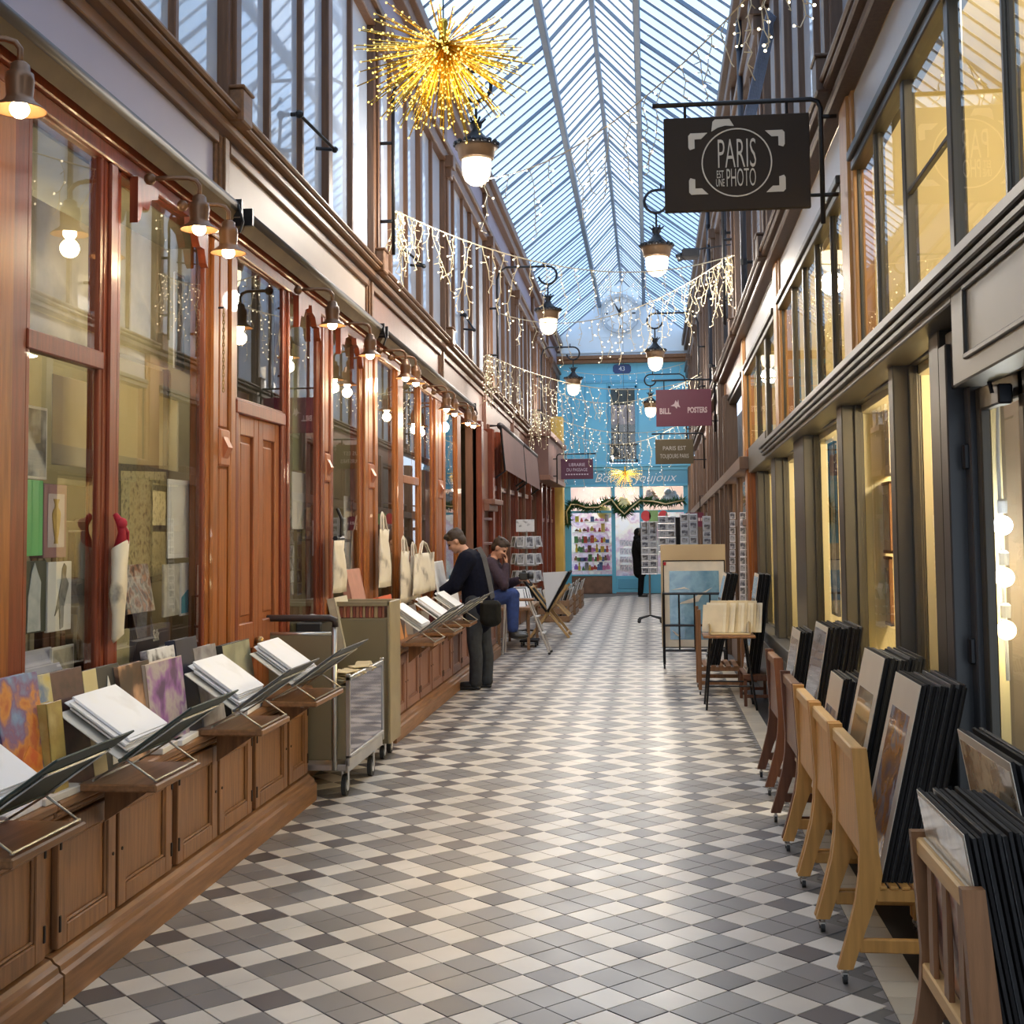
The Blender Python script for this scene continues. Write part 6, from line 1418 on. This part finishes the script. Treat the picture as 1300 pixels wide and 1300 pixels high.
# ============================================================ PEOPLE
skin = mat('skin', (.50, .27, .18), .55, 0, .08, 12); hairm = mat('dark brown hair', (.035, .02, .012), .6, 0, .4, 60); navy = mat('navy wool coat', (.006, .007, .016), .9, 0, .25, 40, spec=.12)
denim = mat('washed dark jeans', (.03, .035, .045), .85, 0, .25, 20); bluej = mat('blue jeans', (.02, .045, .17), .8, 0, .25, 20); shoem = mat('black shoe leather', (.015, .013, .012), .4); blackc = mat('black coat', (.006, .006, .007), .9, 0, .2, 30, spec=.1); eyem = mat('eye dark', (.02, .015, .012), .2); lipm = mat('lips', (.38, .14, .11), .5); canb = mat('black canvas bag', (.012, .012, .011), .8, 0, .25, 30, spec=.2); purp = mat('plum jacket', (.035, .02, .035), .85, 0, .25, 30)
def limb(b, pts, rs, n=12, sq=None):
    P_ = [Vector(p) for p in pts]; pp = []; rr_ = []
    for i in range(len(P_)-1):
        for k in range(4): pp.append(P_[i].lerp(P_[i+1], k/4)); rr_.append(rs[i]+(rs[i+1]-rs[i])*k/4)
    pp.append(P_[-1]); rr_.append(rs[-1]); b.tube(pp, rr_, n)
    for p, r in zip(P_, rs): b.ball(p, r, n)
def blob(b, c, s, M=None, n=14):
    k = B(); k.ball((0, 0, 0), 1, n); M4 = Matrix.Translation(Vector(c)) @ (M.to_4x4() if M else Matrix.Identity(4)) @ Matrix.Diagonal((s[0], s[1], s[2], 1))
    b.add([M4 @ Vector(p) for p in k.v], k.f)
def fuse(b, name, mt, parent, vox=.010, sm=6):
    o = b.build(name, mt, parent, True)
    r = o.modifiers.new('join', 'REMESH'); r.mode = 'VOXEL'; r.voxel_size = vox; r.use_smooth_shade = True
    s = o.modifiers.new('smooth', 'SMOOTH'); s.iterations = sm; s.factor = .5
    return o
def head(b, t, c, M, sc=1.0, hair='short'):
    """head at c; M columns: forward, left, up"""
    def q(f, l, z): return Vector(c)+M @ (Vector((f, l, z))*sc)
    R3 = M
    blob(b, q(-.01, 0, .03), (.098*sc, .077*sc, .098*sc), R3); blob(b, q(.022, 0, -.035), (.070*sc, .060*sc, .078*sc), R3); blob(b, q(.052, 0, -.085), (.030*sc, .034*sc, .026*sc), R3)
    blob(b, q(.085, 0, -.012), (.016*sc, .011*sc, .030*sc), R3); blob(b, q(.098, 0, -.028), (.016*sc, .015*sc, .012*sc), R3); blob(b, q(.075, 0, .022), (.016*sc, .05*sc, .012*sc), R3)
    for s in (-1, 1): blob(b, q(-.008, s*.078, -.008), (.020*sc, .010*sc, .033*sc), R3); blob(b, q(.05, s*.042, -.03), (.03*sc, .02*sc, .025*sc), R3)
    for s in (-1, 1): e = B(); blob(e, q(.076, s*.030, .004), (.012*sc, .014*sc, .009*sc), R3, 10); e.build('eye', eyem, t, True)
    e = B(); blob(e, q(.083, 0, -.062), (.010*sc, .026*sc, .007*sc), R3, 10); e.build('mouth', lipm, t, True)
    for s in (-1, 1): e = B(); blob(e, q(.084, s*.032, .022), (.007*sc, .022*sc, .005*sc), R3, 8); e.build('eyebrow', hairm, t, True)
    h = B(); blob(h, q(-.022, 0, .052), (.104*sc, .086*sc, .092*sc), R3); blob(h, q(-.06, 0, -.005), (.058*sc, .078*sc, .075*sc), R3); blob(h, q(.05, .01*sc, .098), (.045*sc, .06*sc, .026*sc), R3)
    for k in range(16):
        a = 2*PI*k/16; blob(h, q(-.02+.065*math.cos(a), .055*math.sin(a), .118-.012*(k % 3)), (.03*sc, .022*sc, .018*sc), R3, 6)
    fuse(h, 'hair', hairm, t, .008, 3)
def hand(b, w, M, curl=.5, sc=1.0):
    """w wrist; M columns: finger direction, thumb side, back of hand"""
    def q(f, l, z): return Vector(w)+M @ (Vector((f, l, z))*sc)
    blob(b, q(.045, 0, 0), (.05*sc, .040*sc, .016*sc), M)
    for i, (l, L) in enumerate(((.030, .070), (.010, .078), (-.010, .072), (-.029, .056))):
        p = q(.085, l, 0); pts = [p]; a = 0
        for k in range(3):
            a += curl*.5; pts.append(pts[-1]+M @ (Vector((math.cos(a), l*.9, -math.sin(a)))*(L/3*sc)))
        limb(b, pts, [.0095*sc, .009*sc, .0082*sc, .007*sc], 8)
    limb(b, [q(.015, .032, -.004), q(.045, .058, -.014), q(.075, .066, -.026)], [.012*sc, .0105*sc, .008*sc], 8)
def basis3(fwd_, up_):
    f = Vector(fwd_).normalized(); l = Vector(up_).cross(f).normalized(); z = f.cross(l).normalized()
    return Matrix((f, l, z)).transposed()
# --- the stooping man (faces the counter, -X)
t = thing('person', (-1.90, 13.85, 0), 'man in a navy coat and jeans bending over the far counter, bag on his hip', 'person')
hips = {-1: (.03, -.085, .93), 1: (.06, .085, .93)}          # near side is -Y
knee = {-1: (.02, -.10, .50), 1: (.10, .10, .51)}; ank = {-1: (.03, -.105, .10), 1: (.12, .10, .10)}
neck = (-.075, 0, 1.44); hd = (-.185, -.01, 1.565)
shl = {-1: (-.045, -.185, 1.375), 1: (-.035, .185, 1.38)}; elb = {-1: (-.17, -.24, 1.11), 1: (-.15, .25, 1.12)}; wri = {-1: (-.38, -.20, .985), 1: (-.33, .15, 1.0)}
b = B()
limb(b, [(.045, 0, .95), (.03, 0, 1.15), (-.02, 0, 1.32), neck, (-.13, 0, 1.51)], [.13, .12, .11, .062, .055])
for s in (-1, 1):
    limb(b, [hips[s], knee[s], ank[s]], [.085, .058, .042]); limb(b, [neck, shl[s], elb[s], wri[s]], [.06, .065, .045, .030])
    hand(b, wri[s], basis3((-.8, .05*s, -.55), (-.5, 0, .85)), .55)
HM = basis3((-.84, -.10, -.54), (-.5, 0, .86))
head(b, t, hd, HM)
fuse(b, 'body', skin, t, .0085, 5)
b = B(); limb(b, [(.05, 0, .74), (.05, 0, .93), (.045, 0, 1.12), (-.02, 0, 1.30), (-.06, 0, 1.405)], [.165, .178, .178, .178, .095], 16)
for s in (-1, 1):
    limb(b, [(-.04, s*.08, 1.39), shl[s], elb[s], (wri[s][0]+.035, wri[s][1], wri[s][2]+.03)], [.10, .102, .08, .056]); blob(b, (.05, s*.08, .88), (.14, .115, .19)); blob(b, (-.02, s*.09, 1.28), (.12, .11, .14))
for s in (-1, 1): limb(b, [(-.10, s*.05, 1.40), (-.05, s*.075, 1.435), (.0, s*.04, 1.45)], [.025, .03, .03])
fuse(b, 'coat', navy, t, .010, 6)
b = B()
for s in (-1, 1): limb(b, [hips[s], knee[s], (ank[s][0]+.01, ank[s][1], .33), (ank[s][0], ank[s][1], .075)], [.115, .080, .074, .070])
fuse(b, 'trousers', denim, t, .010, 4)
for s in (-1, 1):
    b = B(); ax_, ay_ = ank[s][0], ank[s][1]
    blob(b, (ax_-.075, ay_, .045), (.13, .045, .042)); blob(b, (ax_+.01, ay_, .065), (.065, .045, .062)); b.bev(ax_-.195, ax_+.06, ay_-.042, ay_+.042, 0, .025, .01)
    fuse(b, 'shoe', shoem, t, .008, 3)
b = B(); b.bev(.11, .33, -.35, -.22, .71, .95, .035); blob(b, (.22, -.285, .75), (.12, .075, .08)); fuse(b, 'shoulder_bag', canb, t, .010, 4)
b = B(); st = [(-.055, .10, 1.47), (.06, .03, 1.50), (.13, -.10, 1.40), (.19, -.20, 1.20), (.24, -.25, .97)]
for i in range(len(st)-1):
    a, c = Vector(st[i]), Vector(st[i+1]); sd = Vector((.022, .0, .012)); th = Vector((.004, -.006, 0)); b.add([a-sd, a+sd, c+sd, c-sd, a-sd+th, a+sd+th, c+sd+th, c-sd+th], [(0, 3, 2, 1), (4, 5, 6, 7), (0, 1, 5, 4), (2, 3, 7, 6), (1, 2, 6, 5), (0, 4, 7, 3)])
b.build('bag_strap', mat('grey webbing', (.08, .08, .085), .7), t)
B().bev(.12, .15, -.375, -.36, .93, .96, .004).build('bag_buckle', steel, t)
# --- the seated person (sits on the counter end, facing the aisle)
t = thing('person', (-1.98, 15.9, 0), 'person in a plum jacket and blue jeans sitting hunched behind the man, hand at chin', 'person')
b = B(); nk = (.06, -.02, 1.34); hd = (.14, -.04, 1.46)
limb(b, [(-.02, 0, .86), (-.01, 0, 1.05), (.03, 0, 1.22), nk, (.10, -.03, 1.42)], [.13, .125, .115, .06, .055])
hips = {-1: (.0, -.09, .84), 1: (.0, .09, .84)}; knee = {-1: (.30, -.13, .90), 1: (.28, .13, .88)}; ank = {-1: (.30, -.13, .46), 1: (.27, .14, .44)}
shl = {-1: (.03, -.17, 1.27), 1: (.03, .16, 1.27)}; elb = {-1: (.20, -.20, 1.02), 1: (.20, .19, 1.01)}; wri = {-1: (.22, -.10, 1.27), 1: (.36, .06, 1.07)}
for s in (-1, 1): limb(b, [hips[s], knee[s], ank[s]], [.085, .06, .045]); limb(b, [nk, shl[s], elb[s], wri[s]], [.06, .062, .045, .030])
hand(b, wri[-1], basis3((.1, .2, 1), (1, 0, 0)), .9); hand(b, wri[1], basis3((1, -.1, .1), (0, 0, 1)), .9)
head(b, t, hd, basis3((.80, -.25, -.52), (.5, 0, .85)))
fuse(b, 'body', skin, t, .0085, 5)
b = B(); limb(b, [(-.02, 0, .80), (-.01, 0, 1.0), (.02, 0, 1.2), (.05, -.01, 1.32)], [.165, .16, .15, .085], 16)
for s in (-1, 1): limb(b, [(.03, s*.08, 1.28), shl[s], elb[s], Vector(wri[s])*.9+Vector(elb[s])*.1], [.09, .085, .07, .05])
fuse(b, 'jacket', purp, t, .010, 5)
b = B()
for s in (-1, 1): limb(b, [hips[s], knee[s], (ank[s][0], ank[s][1], .50)], [.11, .085, .07])
fuse(b, 'jeans', bluej, t, .010, 4)
for s in (-1, 1): b = B(); blob(b, (ank[s][0]+.07, ank[s][1], .40), (.125, .045, .042)); blob(b, (ank[s][0], ank[s][1], .43), (.055, .045, .06)); fuse(b, 'shoe', shoem, t, .008, 3)
t = thing('camera', (-1.56, 15.97, 1.12), 'small black camera held by the seated person', 'camera')
B().bev(-.05, .05, -.07, .07, -.045, .045, .012).build('body', blk_t, t); b = B(); b.tube([(.05, 0, 0), (.12, 0, 0)], .038, 12); b.build('lens', blk_t, t, True); B().bev(-.02, .03, -.03, .03, .04, .07, .008).build('viewfinder', blk_t, t)
# --- the dark person far away by the toy shop
t = thing('person', (-.26, 32.6, 0), 'person all in black standing by the toy shop door, half behind the card rack', 'person')
b = B(); nk = (0, 0, 1.42); hd = (.03, 0, 1.57)
limb(b, [(0, 0, .92), (-.02, 0, 1.15), (-.02, 0, 1.32), nk, (.02, 0, 1.50)], [.13, .12, .11, .06, .055])
for s in (-1, 1): limb(b, [(0, s*.09, .92), (.03, s*.095, .50), (.0, s*.095, .10)], [.085, .06, .042]); limb(b, [nk, (-.02, s*.18, 1.36), (.06, s*.23, 1.10), (.20, s*.16, 1.08)], [.06, .062, .045, .03]); hand(b, (.20, s*.16, 1.08), basis3((1, -.3*s, .2), (0, 0, 1)), .8)
head(b, t, hd, basis3((.75, .6, -.25), (.2, .2, .95)))
fuse(b, 'body', skin, t, .010, 4)
b = B(); limb(b, [(.0, 0, .62), (.0, 0, .92), (-.03, 0, 1.15), (-.02, 0, 1.33), (-.0, 0, 1.45)], [.17, .18, .18, .165, .09], 16)
for s in (-1, 1): limb(b, [(-.02, s*.08, 1.37), (-.02, s*.18, 1.36), (.06, s*.23, 1.10), (.18, s*.17, 1.08)], [.09, .09, .075, .055])
blob(b, (-.03, 0, 1.60), (.115, .10, .125)); blob(b, (-.06, 0, 1.47), (.10, .13, .08)); fuse(b, 'hooded_coat', blackc, t, .011, 5)
b = B()
for s in (-1, 1): limb(b, [(0, s*.09, .90), (.03, s*.095, .50), (.0, s*.095, .08)], [.11, .08, .07])
fuse(b, 'trousers', blackc, t, .011, 4)
for s in (-1, 1): b = B(); blob(b, (.06, s*.095, .045), (.13, .046, .042)); blob(b, (0, s*.095, .065), (.06, .045, .06)); b.bev(-.06, .18, s*.095-.04, s*.095+.04, 0, .02, .008); fuse(b, 'shoe', shoem, t, .009, 3)
# ============================================================ SMALL FITTINGS ON THE WALLS
for i, (p, q, lab) in enumerate((((380, 145), (425, 190), 'iron window stay rod high on the nearest left upper window'), ((515, 318), (538, 338), 'iron window stay rod on the second left upper bay'), ((590, 400), (602, 419), 'iron window stay rod on the third left upper bay'))):
    a = at(*p, X=-2.34); c = at(*q, X=-2.20); t = thing('window_stay', a, lab, 'rod')
    d_ = c-a; b = B(); b.tube([(0, 0, 0), d_], .012, 8); b.build('rod', black, t); b = B(); b.ball((0, 0, 0), .03, 8); b.tube([(-.06, 0, 0), (0, 0, 0)], .015, 6); b.build('pivot', black, t); b = B(); b.ball(d_, .024, 8); b.tube([d_, d_+Vector((-.14, .02, .02))], .014, 6); b.build('catch', black, t)
a = at(284, 395, X=-2.345)
t = thing('hanging_chain', a, 'rusty chain hanging on the pilaster left of the double door', 'chain')
for k in range(22):
    b = B(); z = -k*.021; pts = [(.006*math.cos(q) if k % 2 else 0, 0 if k % 2 else .006*math.cos(q), z+.015*math.sin(q)) for q in [2*PI*j/8 for j in range(9)]]; b.tube(pts, .0025, 4); b.build('link', brass, t)
b = B(); b.tube([(-.03, 0, .02), (.0, 0, .02)], .006, 6); b.build('hook', black, t)
for i, (px, y0_, lab) in enumerate(((948, 13.0, 'dark drain pipe on the right upper wall past the sign'), (928, 16.2, 'second dark drain pipe farther along the right upper wall'), (915, 20.2, 'third dark drain pipe far along the right upper wall'))):
    t = thing('drain_pipe', (.985, y0_, 0), lab, 'pipe'); z0_, z1_ = zs(4.3, y0_), zs(7.1, y0_)
    b = B(); b.tube([(0, 0, z0_), (0, 0, z1_)], .030, 10); b.build('pipe', mat('dark slate pipe', (.03, .035, .05), .5), t, True)
    for z in (z0_+.3, (z0_+z1_)/2, z1_-.3): b = B(); b.tube([(0, 0, z), (.10, 0, z)], .018, 6); b.lathe([(.036, z-.03), (.036, z+.03)], n=10); b.build('clamp', black, t)
t = thing('rolled_blind', (.93, 10.0, 0), 'slanting bundle of blue grey slats leaning high on the right upper wall', 'blind')
p, q = at(975, 12, Y=10.0), at(945, 150, Y=10.6)
for k in range(7):
    b = B(); o = Vector((k*.014, k*.03, 0)); b.tube([Vector((p.x-.93, 0, p.z))+o, Vector((q.x-.93, .6, q.z))+o], .010, 5); b.build('slat', mat('blue grey slat', (.12, .16, .24), .5), t)
